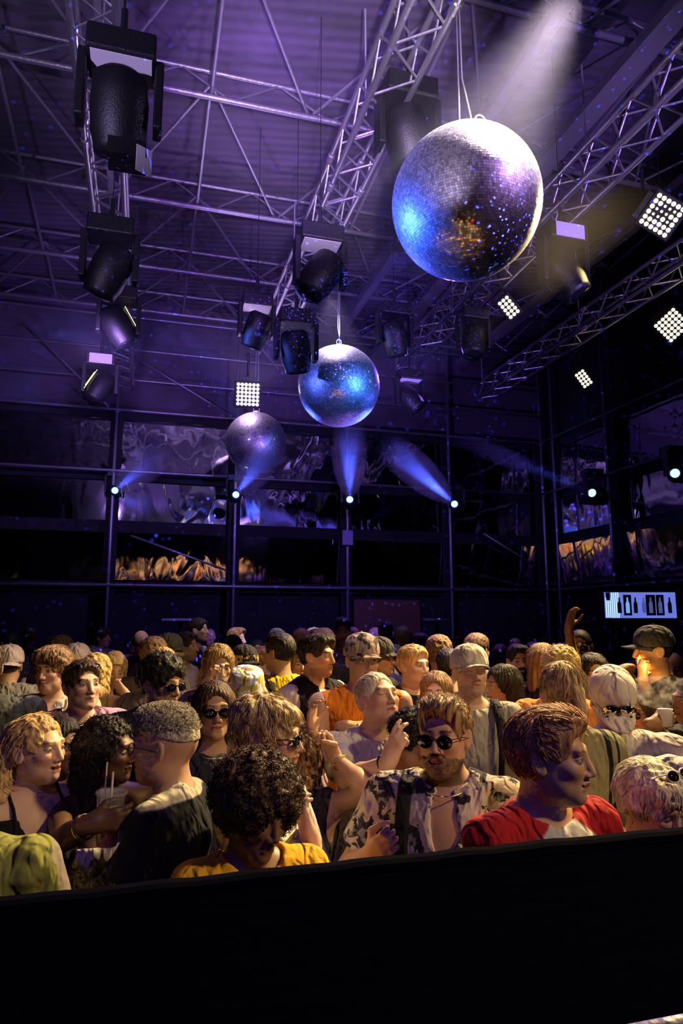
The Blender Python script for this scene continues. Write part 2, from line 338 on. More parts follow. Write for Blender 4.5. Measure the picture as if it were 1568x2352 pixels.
HL = [
 (280, 150, 3.9, (0, .3, -1), 'large black lamp at the top left with a pale label plate under it', 1.1, 2, False),
 (255, 545, 6.0, (-.4, .2, -1), 'black lamp hanging left of the left truss at mid height', 1.15, None, False),
 (275, 690, 7.6, (.6, .1, -1), 'black lamp on the left truss with two thin yellow light slits', 1.1, None, True),
 (232, 840, 9.2, (-.5, -.2, -1), 'lowest black lamp on the left truss with one yellow slit and white sticker', 1.1, 0, True),
 (735, 560, 6.3, (-.5, -.1, -.8), 'big black lamp on the centre truss with a pale underside plate', 1.15, 1, False),
 (590, 705, 7.8, (-.3, .5, -1), 'black lamp on the centre truss above the lilac LED panel', 1.0, None, False),
 (680, 745, 7.6, (.2, .4, -1), 'black lamp left of the cable of the middle mirror ball', 1.15, None, False),
 (905, 725, 8.6, (.3, .3, -1), 'black lamp between the middle ball and the right truss', 1.1, None, False),
 (935, 235, 5.3, (.4, .3, -1), 'black lamp on the truss upper left of the big mirror ball', 1.2, None, False),
 (1290, 560, 6.4, (.5, -.3, -1), 'black lamp flecked with blue light right below the big mirror ball', 1.15, 0, False),
 (1085, 735, 8.3, (-.2, -.3, -1), 'black lamp on the right truss under the big mirror ball', 1.0, None, False),
 (940, 872, 9.6, (.5, -.3, -.7), 'black lamp with white flaps right of the middle mirror ball', 1.0, 1, False)]
for px, py, d, aim, lb, s, pl, sl in HL:
    moving_head(P(px, py, d), RH @ Vector(aim), lb, s, pl, sl)
def led_panel(c, n, rows, cols, pitch, label, m, half=False, up=Vector((0, 0, 1)), roll=0, grp='LED panels'):
    """matrix blinder: n is the direction it faces"""
    n = Vector(n).normalized(); t = thing('led_panel_lamp', label, 'stage lamp', c, 0, grp)
    q = n.to_track_quat('Z', 'Y').to_matrix() @ Matrix.Rotation(roll, 3, 'Z'); w, h = cols * pitch + .05, rows * pitch + .05
    MB().box(q @ Vector((0, 0, -.05)), (w, h, .09), q).build('housing', M_lampbody, t, bevel=.01)
    MB().box(q @ Vector((0, h / 2 + .03, -.05)), (w * .7, .05, .16), q).build('bracket', M_lampbody, t)
    MB().tube(q @ Vector((0, h / 2 + .03, -.05)), q @ Vector((0, h / 2 + .03, -.05)) + Vector((0, 0, .38)), .018, 8).build('clamp', M_lampbody, t)
    hang(t, c)
    for i in range(rows):
        for j in range(cols):
            p = q @ Vector(((j - (cols - 1) / 2) * pitch, (i - (rows - 1) / 2) * pitch, 0))
            big = (not half) or (i in (0, rows - 1) or j in (0, 1, cols - 1) or (i + j) % 4 == 0)
            MB().lathe([(pitch * .42 * (1 if big else .6), 0), (pitch * .36 * (1 if big else .6), pitch * .14), (0, pitch * .22)], p, 12, q).build('led', m, t, True)
    return t
facecam = lambda p: (Vector((0, 0, CAMZ)) - p)
for i, (px, py, d, n) in enumerate(PAN):
    p = P(px, py, d)
    led_panel(p, facecam(p) + Vector((-1.2, 0, -1.0)), 6 if i in (0, 2) else 5, 6 if i in (0, 2) else 3, .052, ['large warm white LED panel lamp at the upper right edge', 'warm LED panel lamp below the right side of the big mirror ball', 'warm white LED panel lamp cut by the right edge, lower one', 'smallest warm LED panel lamp, low on the right truss'][i], M_led, i == 0, roll=[.75, .55, .6, .5][i])
p = P(940, 350, 5.6)
led_panel(p, facecam(p), 2, 2, .07, 'small lamp with round lights peeking out left of the big mirror ball', M_led)
p = P(569, 906, 9.6)
led_panel(p, facecam(p) + Vector((.3, 0, 0)), 6, 6, .054, 'lilac white LED panel lamp above the smallest mirror ball', M_ledp)
# beam lamps along the back wall rail
BM_ = [((262, 1128), 11.6, BB, 'blue beam lamp at the left shining to the right', .35),
       ((540, 1138), 11.4, BB, 'blue beam lamp under the smallest mirror ball', .7),
       ((803, 1150), 11.3, BM + Vector((.12, 0, -.1)), 'brightest blue beam lamp with its beam straight up below the middle ball', 2.2),
       ((1046, 1160), 11.2, P(760, 905, 8.0), 'blue beam lamp shining up to the left', 2.6),
       ((1366, 1135), 9.3, P(1000, 985, 8.3), 'blue beam lamp on the right wall shining left', .6),
       ((1553, 1088), 8.4, P(1400, 1040, 7), 'blue beam lamp at the right edge of the picture', .3),
       ((-60, 1130), 11.6, P(160, 1060, 9), 'blue beam lamp just outside the left edge', .6)]
for (px, py), d, a, lb, pw in BM_:
    c = P(px, py, d); dr = (a - c).normalized()
    t = thing('beam_lamp', lb, 'stage lamp', c, AZ, 'blue beam lamps on the wall')
    MB().box((0, .04, .30), (.26, .18, .10)).build('base', M_lampbody, t, bevel=.01)
    for sx in (-1, 1): MB().box((sx * .145, .0, .12), (.03, .09, .32)).build('yoke_arm', M_lampbody, t, bevel=.008)
    q = (RH.transposed() @ dr).to_track_quat('Z', 'Y').to_matrix()
    h = MB().lathe([(.07, -.2), (.10, -.17), (.115, 0), (.10, .06), (.085, .075)], (0, 0, 0), 18, q).build('head', M_lampbody, t, True)
    # glowing lens turned so that its rim is seen
    fc = (RH.transposed() @ ((Vector((0, 0, CAMZ)) - c).normalized() + dr * .9)).normalized(); q2 = fc.to_track_quat('Z', 'Y').to_matrix()
    MB().lathe([(.055, 0), (.048, .015), (.03, .026), (0, .03)], q2 @ Vector((0, 0, .105)), 18, q2).build('lens', M_lens, h, True)
    spot('blue_beam_light', c + dr * .16, a, 2600 * pw, (.06, .10, 1), 11, .7, .03)
# mirror balls
def _tile(nt, b):
    g = nt.nodes.new('ShaderNodeNewGeometry'); mr = nt.nodes.new('ShaderNodeMapRange'); mr.inputs[3].default_value = .5; mr.inputs[4].default_value = 1
    hs = nt.nodes.new('ShaderNodeCombineColor'); nt.links.new(g.outputs['Random Per Island'], mr.inputs[0])
    for i in range(3): nt.links.new(mr.outputs[0], hs.inputs[i])
    b2 = nt.nodes.new('ShaderNodeBsdfPrincipled'); mx = nt.nodes.new('ShaderNodeMixShader'); mx.inputs[0].default_value = .5
    for q, r_ in ((b, .07), (b2, .5)):
        q.inputs['Metallic'].default_value = 1; q.inputs['Roughness'].default_value = r_; nt.links.new(hs.outputs[0], q.inputs['Base Color'])
    nt.links.new(b.outputs[0], mx.inputs[1]); nt.links.new(b2.outputs[0], mx.inputs[2]); nt.links.new(mx.outputs[0], nt.nodes['Material Output'].inputs[0])
M_tile = node_mat('mirror tile', _tile); M_core = mat('black ball core', (.01, .01, .012), .6)
def mirror_ball(c, R, rows, label, cables, jit=.022):
    t = thing('mirror_ball', label, 'mirror ball', c, .3, 'mirror balls')
    vs, fs = [], []
    for i in range(rows):
        th = math.pi * (i + .5) / rows; n = max(4, int(2 * rows * math.sin(th))); hh = math.pi * R / rows * .46
        off = random.random()
        for j in range(n):
            ph = 2 * math.pi * (j + off) / n; d = Vector((math.sin(th) * math.cos(ph), math.sin(th) * math.sin(ph), math.cos(th)))
            e1 = Vector((-math.sin(ph), math.cos(ph), 0)); ww = math.pi * R * math.sin(th) / n * .92
            nn = (d + e1 * random.gauss(0, jit) + Vector((0, 0, 1)) * random.gauss(0, jit)).normalized()
            a = (e1 - nn * e1.dot(nn)).normalized(); b = nn.cross(a); p = d * R; k = len(vs)
            vs += [p - a * ww - b * hh, p + a * ww - b * hh, p + a * ww + b * hh, p - a * ww + b * hh]; fs.append((k, k + 1, k + 2, k + 3))
    MB().add(vs, fs).build('mirror_tiles', M_tile, t)
    MB().lathe([(max(1e-6, .99 * R * math.sin(math.pi * i / 40)), -.99 * R * math.cos(math.pi * i / 40)) for i in range(41)], (0, 0, 0), 64).build('core', M_core, t, True)
    MB().lathe([(.05, R - .01), (.05, R + .03), (.015, R + .04)], (0, 0, 0), 16).build('cap', M_wire, t, True)
    for pts in cables: MB().path(pts, .006).build('cable', M_wire, t, True)
    return t
def arc(c, r, n=14): return [(c[0] + r * math.cos(2 * math.pi * i / n), c[1], c[2] + r * 1.25 * math.sin(2 * math.pi * i / n)) for i in range(n + 1)]
mirror_ball(BB, .498, 92, 'biggest mirror ball, brightly lit on top, at the upper right', [[(-.02, 0, .52), (-.03, 0, .62), (-.02, 0, 3.0)], [(.10, 0, .49), (.07, 0, .6), (.0, 0, .95), (-.02, 0, 3.0)], arc((.13, 0, .64), .045)])
mirror_ball(BM, .495, 92, 'middle mirror ball glittering blue in the centre of the hall', [[(0, 0, .52), (.01, 0, .7), (.0, 0, 3.0)], [(.02, 0, .5), (-.015, 0, .75), (.015, 0, 3.0)], arc((.0, 0, .56), .03)])
mirror_ball(BS, .495, 84, 'smallest mirror ball hanging farthest away below the lilac LED panel', [[(-.05, 0, .5), (-.03, 0, .7), (0, 0, 3.0)], [(.06, 0, .49), (.03, 0, .7), (.0, 0, 3.0)]])
# stage edge in front of the camera
def _edge(nt, b):
    b.inputs['Base Color'].default_value = (.0025, .0025, .010, 1); b.inputs['Roughness'].default_value = .9; b.inputs['Specular IOR Level'].default_value = .02
    n = nt.nodes.new('ShaderNodeTexNoise'); n.inputs['Scale'].default_value = 60; n.inputs['Detail'].default_value = 6
    bp = nt.nodes.new('ShaderNodeBump'); bp.inputs['Distance'].default_value = .01; bp.inputs['Strength'].default_value = .6
    nt.links.new(n.outputs['Fac'], bp.inputs['Height']); nt.links.new(bp.outputs[0], b.inputs['Normal'])
M_edge = node_mat('worn black coating', _edge)
ZB = CAMZ - .457
t = thing('booth_barrier', 'black waist-high booth panel across the bottom of the picture', 'barrier', W(1.33, 0, 0), AZ)
MB().box((0, 0, ZB / 2 - .01), (4.4, .03, ZB - .02)).build('panel', M_edge, t)
k = MB(); n = 120; prof = [(-.016, -.02), (-.017, -.005), (-.010, .001), (.010, .001), (.017, -.005), (.016, -.02)]
for i in range(n + 1):
    x = -2.2 + 4.4 * i / n; dz = .003 * math.sin(x * 2.1) + .001 * math.sin(x * 31 + 1) + random.uniform(-.0012, .0012)
    for y, z in prof: k.v.append((x, y, ZB + z + dz))
for i in range(n):
    for j in range(6): a = i * 6 + j; b = i * 6 + (j + 1) % 6; k.f.append((a, b, b + 6, a + 6)); k.mi.append(0)
k.build('top_edge', M_edge, t)
t = thing('booth_table', 'dark table edge at the bottom right corner with metal rim', 'table', W(.63, .9, 0), AZ)
MB().box((0, -.2, 1.375), (1.2, .8, .03)).build('table_top', M_edge, t, bevel=.005)
MB().tube((-.6, .21, 1.384), (.6, .21, 1.384), .016, 10).build('rim', M_steel, t, True)
for sx in (-1, 1):
    for sy in (-.5, .12): MB().tube((sx * .55, sy, 0), (sx * .55, sy, 1.33), .02, 8).build('leg', M_steel, t)
# bar in the back right corner
c = P(1470, 1390, 8.7)
t = thing('bar_screen', 'lit screen with rows of dark bottle shapes over the bar at the right', 'screen', c, 0)
MB().box((0, .03, 0), (.93, .05, .35)).build('housing', M_black, t)
MB().box((0, 0, 0), (.905, .01, .325)).build('display', mat('screen blue', (.1, .12, .3), .3, 0, (.13, .17, .62), 1.1), t)
M_sl = mat('screen light', (.5, .8, 1), .3, 0, (.40, .62, 1), 1.6); M_sk = mat('screen dark', (.01, .01, .03), .3); M_sb = mat('screen bottle', (.2, .4, .9), .3, 0, (.16, .42, .95), 1.0)
for i in range(7): MB().box((-.437 + i * .026, -.007, .0 if i > 2 else -.03), (.012, .004, .32 if i > 2 else .25)).build('light_stripe', M_sl, t)
for x in (-.41,): MB().box((x, -.010, .11), (.05, .004, .1)).build('dark_tile', M_sk, t)
for x, w_ in ((-.165, .10), (.13, .12), (.25, .10)): MB().box((x, -.006, 0), (w_, .004, .26)).build('dark_tile', M_sk, t)
for j, x in enumerate((-.27, -.165, -.065, .04, .13, .25, .37)):
    prof = [(.022, -.1), (.024, -.09), (.024, .02), (.010, .05), (.009, .09), (.006, .1)]
    k = MB(); pts = [(r, z) for r, z in prof] + [(-r, z) for r, z in prof[::-1]]
    k.add([(x + a, -.012, b) for a, b in pts] + [(x + a, -.008, b) for a, b in pts], [tuple(range(12)), tuple(range(12, 24))[::-1]] + [(i, (i + 1) % 12, 12 + (i + 1) % 12, 12 + i) for i in range(12)])
    k.build('bottle_picture', M_sk if j in (0, 2, 6) else M_sb if j == 1 else mat('screen bottle dim', (.08, .1, .3), .3, 0, (.08, .10, .36), .8), t)
t = thing('bar_counter', 'dim wooden bar shelf under the lit bottle screen', 'bar', P(1470, 1425, 8.9), 0); z0 = t.location.z
M_wood = mat('dim brown wood', (.10, .045, .025), .5, bump=(20, .2))
MB().box((-.1, 0, -.015), (1.2, .4, .03)).build('shelf', M_wood, t, bevel=.004)
MB().box((-.1, .1, 1.05 - z0), (1.3, .5, .05)).build('counter_top', M_wood, t)
MB().box((-.1, .1, (1.03 - z0) / 2 - z0 / 2), (1.25, .45, 1.02)).build('counter_front', M_black, t)
for x in (-.25, .48): MB().tube((x, 0, 1.05 - z0), (x, 0, 0), .015, 8).build('post', M_wood, t)
M_glass = mat('pink glass', (.9, .4, .5), .1, alpha=.7)
for i, x in enumerate((-.09, .03, .17, .33, .44)):
    o = MB().lathe([(.001, 0), (.006, -.004), (.004, -.05), (.012, -.055), (.034, -.08), (.03, -.12)], P(1470, 1425, 8.9) + Vector((x - .03, -.12, -.03)), 12).build('wine_glass', M_glass, None, True)
    tag(o, 'upside-down stemmed glass hanging under the bar shelf', 'glass', 'glasses under the bar shelf')
o = MB().box(W(U1 + .1, 4.35, 1.95), (1.3, .06, .7), RH).build('brown_panel', M_wood); tag(o, 'dim brown panel on the back wall behind the crowd', 'panel')
for i, (px, py, w_) in enumerate(((415, 1423, .45), (1003, 1423, .3))):
    o = MB().box(P(px, py, 9.5), (w_, .3, .03)).build('high_table', M_plate)
    t = thing('high_table', ['pale high table top behind the crowd at the left', 'small pale high table top behind the crowd at the right of centre'][i], 'table', (o.location.x, 0, 0))
    o.name = 'table_top'; o.parent = t
    q = P(px, py, 9.5); MB().tube((q.x, q.y, 0), (q.x, q.y, q.z), .03, 10).build('post', M_black, t)
t = thing('junction_box', 'small pale box fixed to the post under the middle beam lamp', 'box', on_wall(796, 1236), AZ)
MB().box((0, -.05, 0), (.2, .06, .27)).build('housing', mat('dull lilac box', (.25, .2, .4), .5), t, bevel=.01)
# haze: a layer of smoke under the roof and smoke volumes added along the blue beams to make them show
def smoke(name, den, an=.2):
    hm = bpy.data.materials.new(name); hm.use_nodes = True; nt = hm.node_tree; nt.nodes.clear()
    vo = nt.nodes.new('ShaderNodeVolumeScatter'); vo.inputs['Density'].default_value = den; vo.inputs['Anisotropy'].default_value = an; vo.inputs['Color'].default_value = (.9, .88, 1, 1)
    out = nt.nodes.new('ShaderNodeOutputMaterial'); nt.links.new(vo.outputs[0], out.inputs['Volume']); return hm
def fading_smoke(c):  # density thins away from the lamp so the visible beam fades out
    m = smoke('beam smoke', .22, .0); nt = m.node_tree; vo = [n for n in nt.nodes if n.type == 'VOLUME_SCATTER'][0]
    tc = nt.nodes.new('ShaderNodeTexCoord'); vd = nt.nodes.new('ShaderNodeVectorMath'); vd.operation = 'DISTANCE'; vd.inputs[1].default_value = c; nt.links.new(tc.outputs['Object'], vd.inputs[0])
    mr = nt.nodes.new('ShaderNodeMapRange'); mr.inputs[1].default_value = .1; mr.inputs[2].default_value = 2.6; mr.inputs[3].default_value = 1; mr.inputs[4].default_value = 0; nt.links.new(vd.outputs['Value'], mr.inputs[0])
    pw = nt.nodes.new('ShaderNodeMath'); pw.operation = 'POWER'; pw.inputs[1].default_value = 1.6; nt.links.new(mr.outputs[0], pw.inputs[0])
    no = nt.nodes.new('ShaderNodeTexNoise'); no.inputs['Scale'].default_value = 4; nt.links.new(tc.outputs['Object'], no.inputs['Vector'])
    mu = nt.nodes.new('ShaderNodeMath'); mu.operation = 'MULTIPLY'; nt.links.new(pw.outputs[0], mu.inputs[0]); nt.links.new(no.outputs['Fac'], mu.inputs[1])
    m2 = nt.nodes.new('ShaderNodeMath'); m2.operation = 'MULTIPLY'; m2.inputs[1].default_value = 1.7; nt.links.new(mu.outputs[0], m2.inputs[0]); nt.links.new(m2.outputs[0], vo.inputs['Density']); return m
hz = MB().box(W(4.6, -1.55, 5.95), (9.5, 13.2, 2.7), RH).build('stage_haze', smoke('roof smoke', .0125), kind='stuff'); tag(hz, 'thin purple smoke haze hanging under the roof at the left and centre', 'haze')
for (px, py), d, a, lb, pw in BM_[:5]:
    c = P(px, py, d); dr = (a - c).normalized(); q = dr.to_track_quat('Z', 'Y').to_matrix(); L = 2.9
    n = 24; rr_ = .12 if px > 1300 else .26
    prof = [(.001 + rr_ * math.sin(math.pi * i / n) ** .6, -.0 + .17 + L * i / n) for i in range(n + 1)]
    o = MB().lathe(prof, c, 20, q).build('added_beam_smoke', fading_smoke(c), None, True, kind='stuff'); tag(o, 'smoke added in the beam of the ' + lb.replace('brightest ', ''), 'smoke', 'smoke added along the blue beams')
# ---------------------------------------------------------------- signed distance modelling of figures
def lines(lo, hi, st, fine):
    p = [lo]
    while p[-1] < hi:
        x = p[-1]; s = st
        for a, b, f in fine:
            if a - st <= x <= b: s = min(s, f)
        p.append(x + s)
    return np.array(p, dtype=np.float32)
class SDF:
    def __init__(s, lo, hi, st, fine=()):
        """fine: list of (centre, half sizes, step)"""
        s.ax = [lines(lo[i], hi[i], st, [(c[i] - h[i], c[i] + h[i], f) for c, h, f in fine]) for i in range(3)]
        s.D = np.full([len(a) for a in s.ax], .3, dtype=np.float32)
    def win(s, lo, hi):
        sl = tuple(slice(max(0, np.searchsorted(s.ax[i], lo[i]) - 1), np.searchsorted(s.ax[i], hi[i]) + 1) for i in range(3))
        x, y, z = (s.ax[i][sl[i]] for i in range(3))
        return sl, x[:, None, None], y[None, :, None], z[None, None, :]
    def put(s, sl, d, k, neg=False):
        a = s.D[sl]
        if neg: d = -d; h = np.maximum(k - np.abs(a - d), 0) / max(k, 1e-6); s.D[sl] = np.maximum(a, d) + h * h * k * .25
        else: h = np.maximum(k - np.abs(a - d), 0) / max(k, 1e-6); s.D[sl] = np.minimum(a, d) - h * h * k * .25
    def cap(s, a, b, ra, rb, k=.02, neg=False, cut=None, add=0):
        a = np.array(a, dtype=np.float32); b = np.array(b, dtype=np.float32); m = max(ra, rb) + add + k + .03
        sl, X, Y, Z = s.win(np.minimum(a, b) - m, np.maximum(a, b) + m)
        if 0 in s.D[sl].shape: return
        ba = b - a; L = float(ba @ ba) + 1e-9; qx, qy, qz = X - a[0], Y - a[1], Z - a[2]
        t0 = (qx * ba[0] + qy * ba[1] + qz * ba[2]) / L; t = np.clip(t0, 0, 1)
        d = np.sqrt((qx - t * ba[0]) ** 2 + (qy - t * ba[1]) ** 2 + (qz - t * ba[2]) ** 2) - (ra + (rb - ra) * t) - add
        if cut is not None: d = np.maximum(d, (t0 - cut) * math.sqrt(L))
        s.put(sl, d, k, neg)
    def ell(s, c, r, k=.02, M=None, neg=False, add=0, post=None):
        c = np.array(c, dtype=np.float32); r = np.array(r, dtype=np.float32) + add; m = float(r.max()) + k + .03 if M is not None else r + k + .03
        sl, X, Y, Z = s.win(c - m, c + m)
        if 0 in s.D[sl].shape: return
        x, y, z = X - c[0], Y - c[1], Z - c[2]
        if M is not None:   # columns of M are the axes
            x, y, z = (x * M[0][i] + y * M[1][i] + z * M[2][i] for i in range(3))
        k0 = np.sqrt((x / r[0]) ** 2 + (y / r[1]) ** 2 + (z / r[2]) ** 2); k1 = np.sqrt((x / r[0] ** 2) ** 2 + (y / r[1] ** 2) ** 2 + (z / r[2] ** 2) ** 2) + 1e-6
        d = k0 * (k0 - 1) / k1
        if post is not None: d = post(d, X, Y, Z)
        s.put(sl, d, k, neg)
    def mesh(s):
        D = s.D; S = D < 0
        if not S.any(): return None
        ii = [np.nonzero(S.any(axis=tuple(j for j in range(3) if j != i)))[0] for i in range(3)]
        sl = tuple(slice(max(0, a[0] - 2), a[-1] + 3) for a in ii); D = D[sl]; S = S[sl]; ax = [s.ax[i][sl[i]] for i in range(3)]
        D = np.pad(D, 1, constant_values=.02); S = np.pad(S, 1); ax = [np.concatenate(([2 * a[0] - a[1]], a, [2 * a[-1] - a[-2]])) for a in ax]
        n = [q - 1 for q in D.shape]
        cnt = np.zeros(n, dtype=np.int8)
        for c in range(8): cnt += S[(c & 1):(c & 1) + n[0], (c >> 1 & 1):(c >> 1 & 1) + n[1], (c >> 2):(c >> 2) + n[2]]
        A = np.nonzero((cnt > 0) & (cnt < 8)); N = len(A[0]); idx = np.full(n, -1, dtype=np.int32); idx[A] = np.arange(N)
        pos = np.zeros((N, 3), dtype=np.float32); w = np.zeros(N, dtype=np.float32); I = np.stack(A, 1)
        for c in range(8):
            for b in range(3):
                if c >> b & 1: continue
                o0 = np.array([c & 1, c >> 1 & 1, c >> 2 & 1]); o1 = o0.copy(); o1[b] += 1
                p = I + o0; q = I + o1; da = D[p[:, 0], p[:, 1], p[:, 2]]; db = D[q[:, 0], q[:, 1], q[:, 2]]
                m = (da < 0) != (db < 0); t = np.where(m, da / np.where(m, da - db, 1), 0)
                for x in range(3): pos[:, x] += np.where(m, ax[x][p[:, x]] * (1 - t) + ax[x][q[:, x]] * t, 0)
                w += m
        pos /= w[:, None]; Q = []
        for b in range(3):
            u, v = (b + 1) % 3, (b + 2) % 3
            a0 = [slice(1, n[i]) for i in range(3)]; a1 = list(a0); a0[b] = slice(0, n[b]); a1[b] = slice(1, n[b] + 1)
            s0, s1 = S[tuple(a0)], S[tuple(a1)]; E = np.nonzero(s0 != s1); fl = s0[E]; G = [E[i] + (0 if i == b else 1) for i in range(3)]
            def at(du, dv):
                g = list(G); g[u] = g[u] - du; g[v] = g[v] - dv; return idx[g[0], g[1], g[2]]
            q = np.stack([at(1, 1), at(0, 1), at(0, 0), at(1, 0)], 1); q[~fl] = q[~fl][:, ::-1]; Q.append(q)
        return pos, np.concatenate(Q)
def mk_mesh(name, vq, m, attr=None):
    pos, Q = vq; me = bpy.data.meshes.new(name)
    me.vertices.add(len(pos)); me.vertices.foreach_set('co', pos.astype(np.float32).ravel())
    me.loops.add(Q.size); me.loops.foreach_set('vertex_index', Q.astype(np.int32).ravel())
    me.polygons.add(len(Q)); me.polygons.foreach_set('loop_start', np.arange(0, Q.size, 4, dtype=np.int32))
    me.polygons.foreach_set('use_smooth', np.ones(len(Q), dtype=bool))
    if attr is not None:
        a = me.attributes.new('hp', 'FLOAT_VECTOR', 'POINT'); a.data.foreach_set('vector', attr.astype(np.float32).ravel())
    me.update(calc_edges=True); me.validate(); me.materials.append(m); return me
# ---- node expressions
class E:
    def __init__(s, nt, o): s.nt = nt; s.o = o
    def op(s, k, b=None, c=None, rev=False):
        n = s.nt.nodes.new('ShaderNodeMath'); n.operation = k; xs = [s, b, c]
        if rev: xs = [b, s, c]
        for i, x in enumerate(xs):
            if x is None: continue
            if isinstance(x, E): s.nt.links.new(x.o, n.inputs[i])
            else: n.inputs[i].default_value = x
        return E(s.nt, n.outputs[0])
    def __add__(s, b): return s.op('ADD', b)
    def __sub__(s, b): return s.op('SUBTRACT', b)
    def __mul__(s, b): return s.op('MULTIPLY', b)
    def __truediv__(s, b): return s.op('DIVIDE', b)
    def abs(s): return s.op('ABSOLUTE')
    def sq(s): return s.op('MULTIPLY', s)
    def mx(s, b): return s.op('MAXIMUM', b)
    def ramp(s, a, b):
        """0 at a, 1 at b, smooth"""
        n = s.nt.nodes.new('ShaderNodeMapRange'); n.interpolation_type = 'SMOOTHSTEP'; s.nt.links.new(s.o, n.inputs[0])
        if a < b: n.inputs[1].default_value = a; n.inputs[2].default_value = b
        else: n.inputs[1].default_value = b; n.inputs[2].default_value = a; n.inputs[3].default_value = 1; n.inputs[4].default_value = 0
        return E(s.nt, n.outputs[0])
SKC = {}
def skin_mat(tone, lip=None, brow=(.06, .035, .02), beard=0, closed=False, bc=None):
    key = (tone, lip, brow, beard, closed, bc)
    if key in SKC: return SKC[key]
    m = bpy.data.materials.new('skin'); m.use_nodes = True; nt = m.node_tree; b = nt.nodes['Principled BSDF']; b.inputs['Roughness'].default_value = .48
    b.inputs['Specular IOR Level'].default_value = .45
    at = nt.nodes.new('ShaderNodeAttribute'); at.attribute_name = 'hp'; sx = nt.nodes.new('ShaderNodeSeparateXYZ'); nt.links.new(at.outputs['Vector'], sx.inputs[0])
    x, y, z = (E(nt, sx.outputs[i]) for i in range(3)); ax = x.abs(); front = y.ramp(-.045, -.055)
    ns = nt.nodes.new('ShaderNodeTexNoise'); ns.inputs['Scale'].default_value = 90; nt.links.new(at.outputs['Vector'], ns.inputs['Vector']); nz = E(nt, ns.outputs['Fac'])
    cur = [None]
    rgb = nt.nodes.new('ShaderNodeRGB'); rgb.outputs[0].default_value = (*tone, 1); cur[0] = rgb.outputs[0]
    def lay(mask, col):
        mx = nt.nodes.new('ShaderNodeMix'); mx.data_type = 'RGBA'; nt.links.new(mask.o, mx.inputs[0]); nt.links.new(cur[0], mx.inputs[6]); mx.inputs[7].default_value = (*col, 1); cur[0] = mx.outputs[2]
    red = tuple(min(1, a * b_) for a, b_ in zip(tone, (1.0, .72, .66)))
    lay((((ax - .04).sq() + (z + .03).sq()).ramp(.0009, .0001)) * front * .45, red)
    lay(((x.sq() + (z + .036).sq() * .8).ramp(.0003, .00005)) * front * .4, red)
    if beard:
        bz = (z + ax * .25).ramp(-.040, -.052) * z.ramp(-.2, -.13) * y.ramp(.02, .0) * ax.ramp(.12, .08)
        hole = ((ax / .021).sq() + ((z + .0615) / .0085).sq()).ramp(.8, 1.3)
        upl = ((ax / .034).sq() + ((z + .062) / .030).sq()).ramp(1.1, .7)
        if beard < .9: msk = bz.mx(upl) * hole * (nz.ramp(.2, .8) * .5 + .5) * beard
        else: msk = bz.mx(upl) * hole * beard
        lay(msk, bc or brow)
    lp = lip or tuple(a * b_ for a, b_ in zip(tone, (.80, .42, .40)))
    lay(((ax / .023).sq() + ((z + .0615) / .0085).sq()).ramp(1.1, .75) * front, lp)
    lay((((z + .0615 - ax * .06).abs()).ramp(.0016, .0006)) * ax.ramp(.024, .019) * front, tuple(a * .25 for a in lp))
    lay((((ax - .008).sq() + ((z + .0425) * 1.3).sq()).ramp(.00002, .000008)) * front, tuple(a * .15 for a in tone))
    arch = z - .0275 + (ax - .032).sq() * 9
    lay(arch.abs().ramp(.0055, .0025) * ax.ramp(.011, .015) * ax.ramp(.052, .044) * front * (nz.ramp(.25, .6) * .4 + .6), brow)
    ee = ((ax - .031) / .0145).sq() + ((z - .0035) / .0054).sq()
    if closed:
        lay((z - .001 + ((ax - .031).sq() * -8)).abs().ramp(.0018, .0006) * ((ax - .031).abs()).ramp(.015, .012) * front, tuple(a * .2 for a in tone))
    else:
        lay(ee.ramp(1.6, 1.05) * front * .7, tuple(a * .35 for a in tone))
        lay(ee.ramp(1.0, .8) * front, (.42, .39, .37))
        ir = ((ax - .031).sq() + (z - .0045).sq())
        lay(ir.ramp(.000038, .000026) * ee.ramp(1.1, .9) * front, (.045, .025, .015))
        lay(ee.ramp(1.5, 1.15) * (ee * -1 + 1.0).ramp(.05, -.12) * (z - .004).ramp(.0, .003) * front, (.02, .012, .01))
    nt.links.new(cur[0], b.inputs['Base Color'])
    n2 = nt.nodes.new('ShaderNodeTexNoise'); n2.inputs['Scale'].default_value = 400; bp = nt.nodes.new('ShaderNodeBump'); bp.inputs['Distance'].default_value = .001; bp.inputs['Strength'].default_value = .15
    nt.links.new(at.outputs['Vector'], n2.inputs['Vector']); nt.links.new(n2.outputs['Fac'], bp.inputs['Height']); nt.links.new(bp.outputs[0], b.inputs['Normal'])
    SKC[key] = m; return m
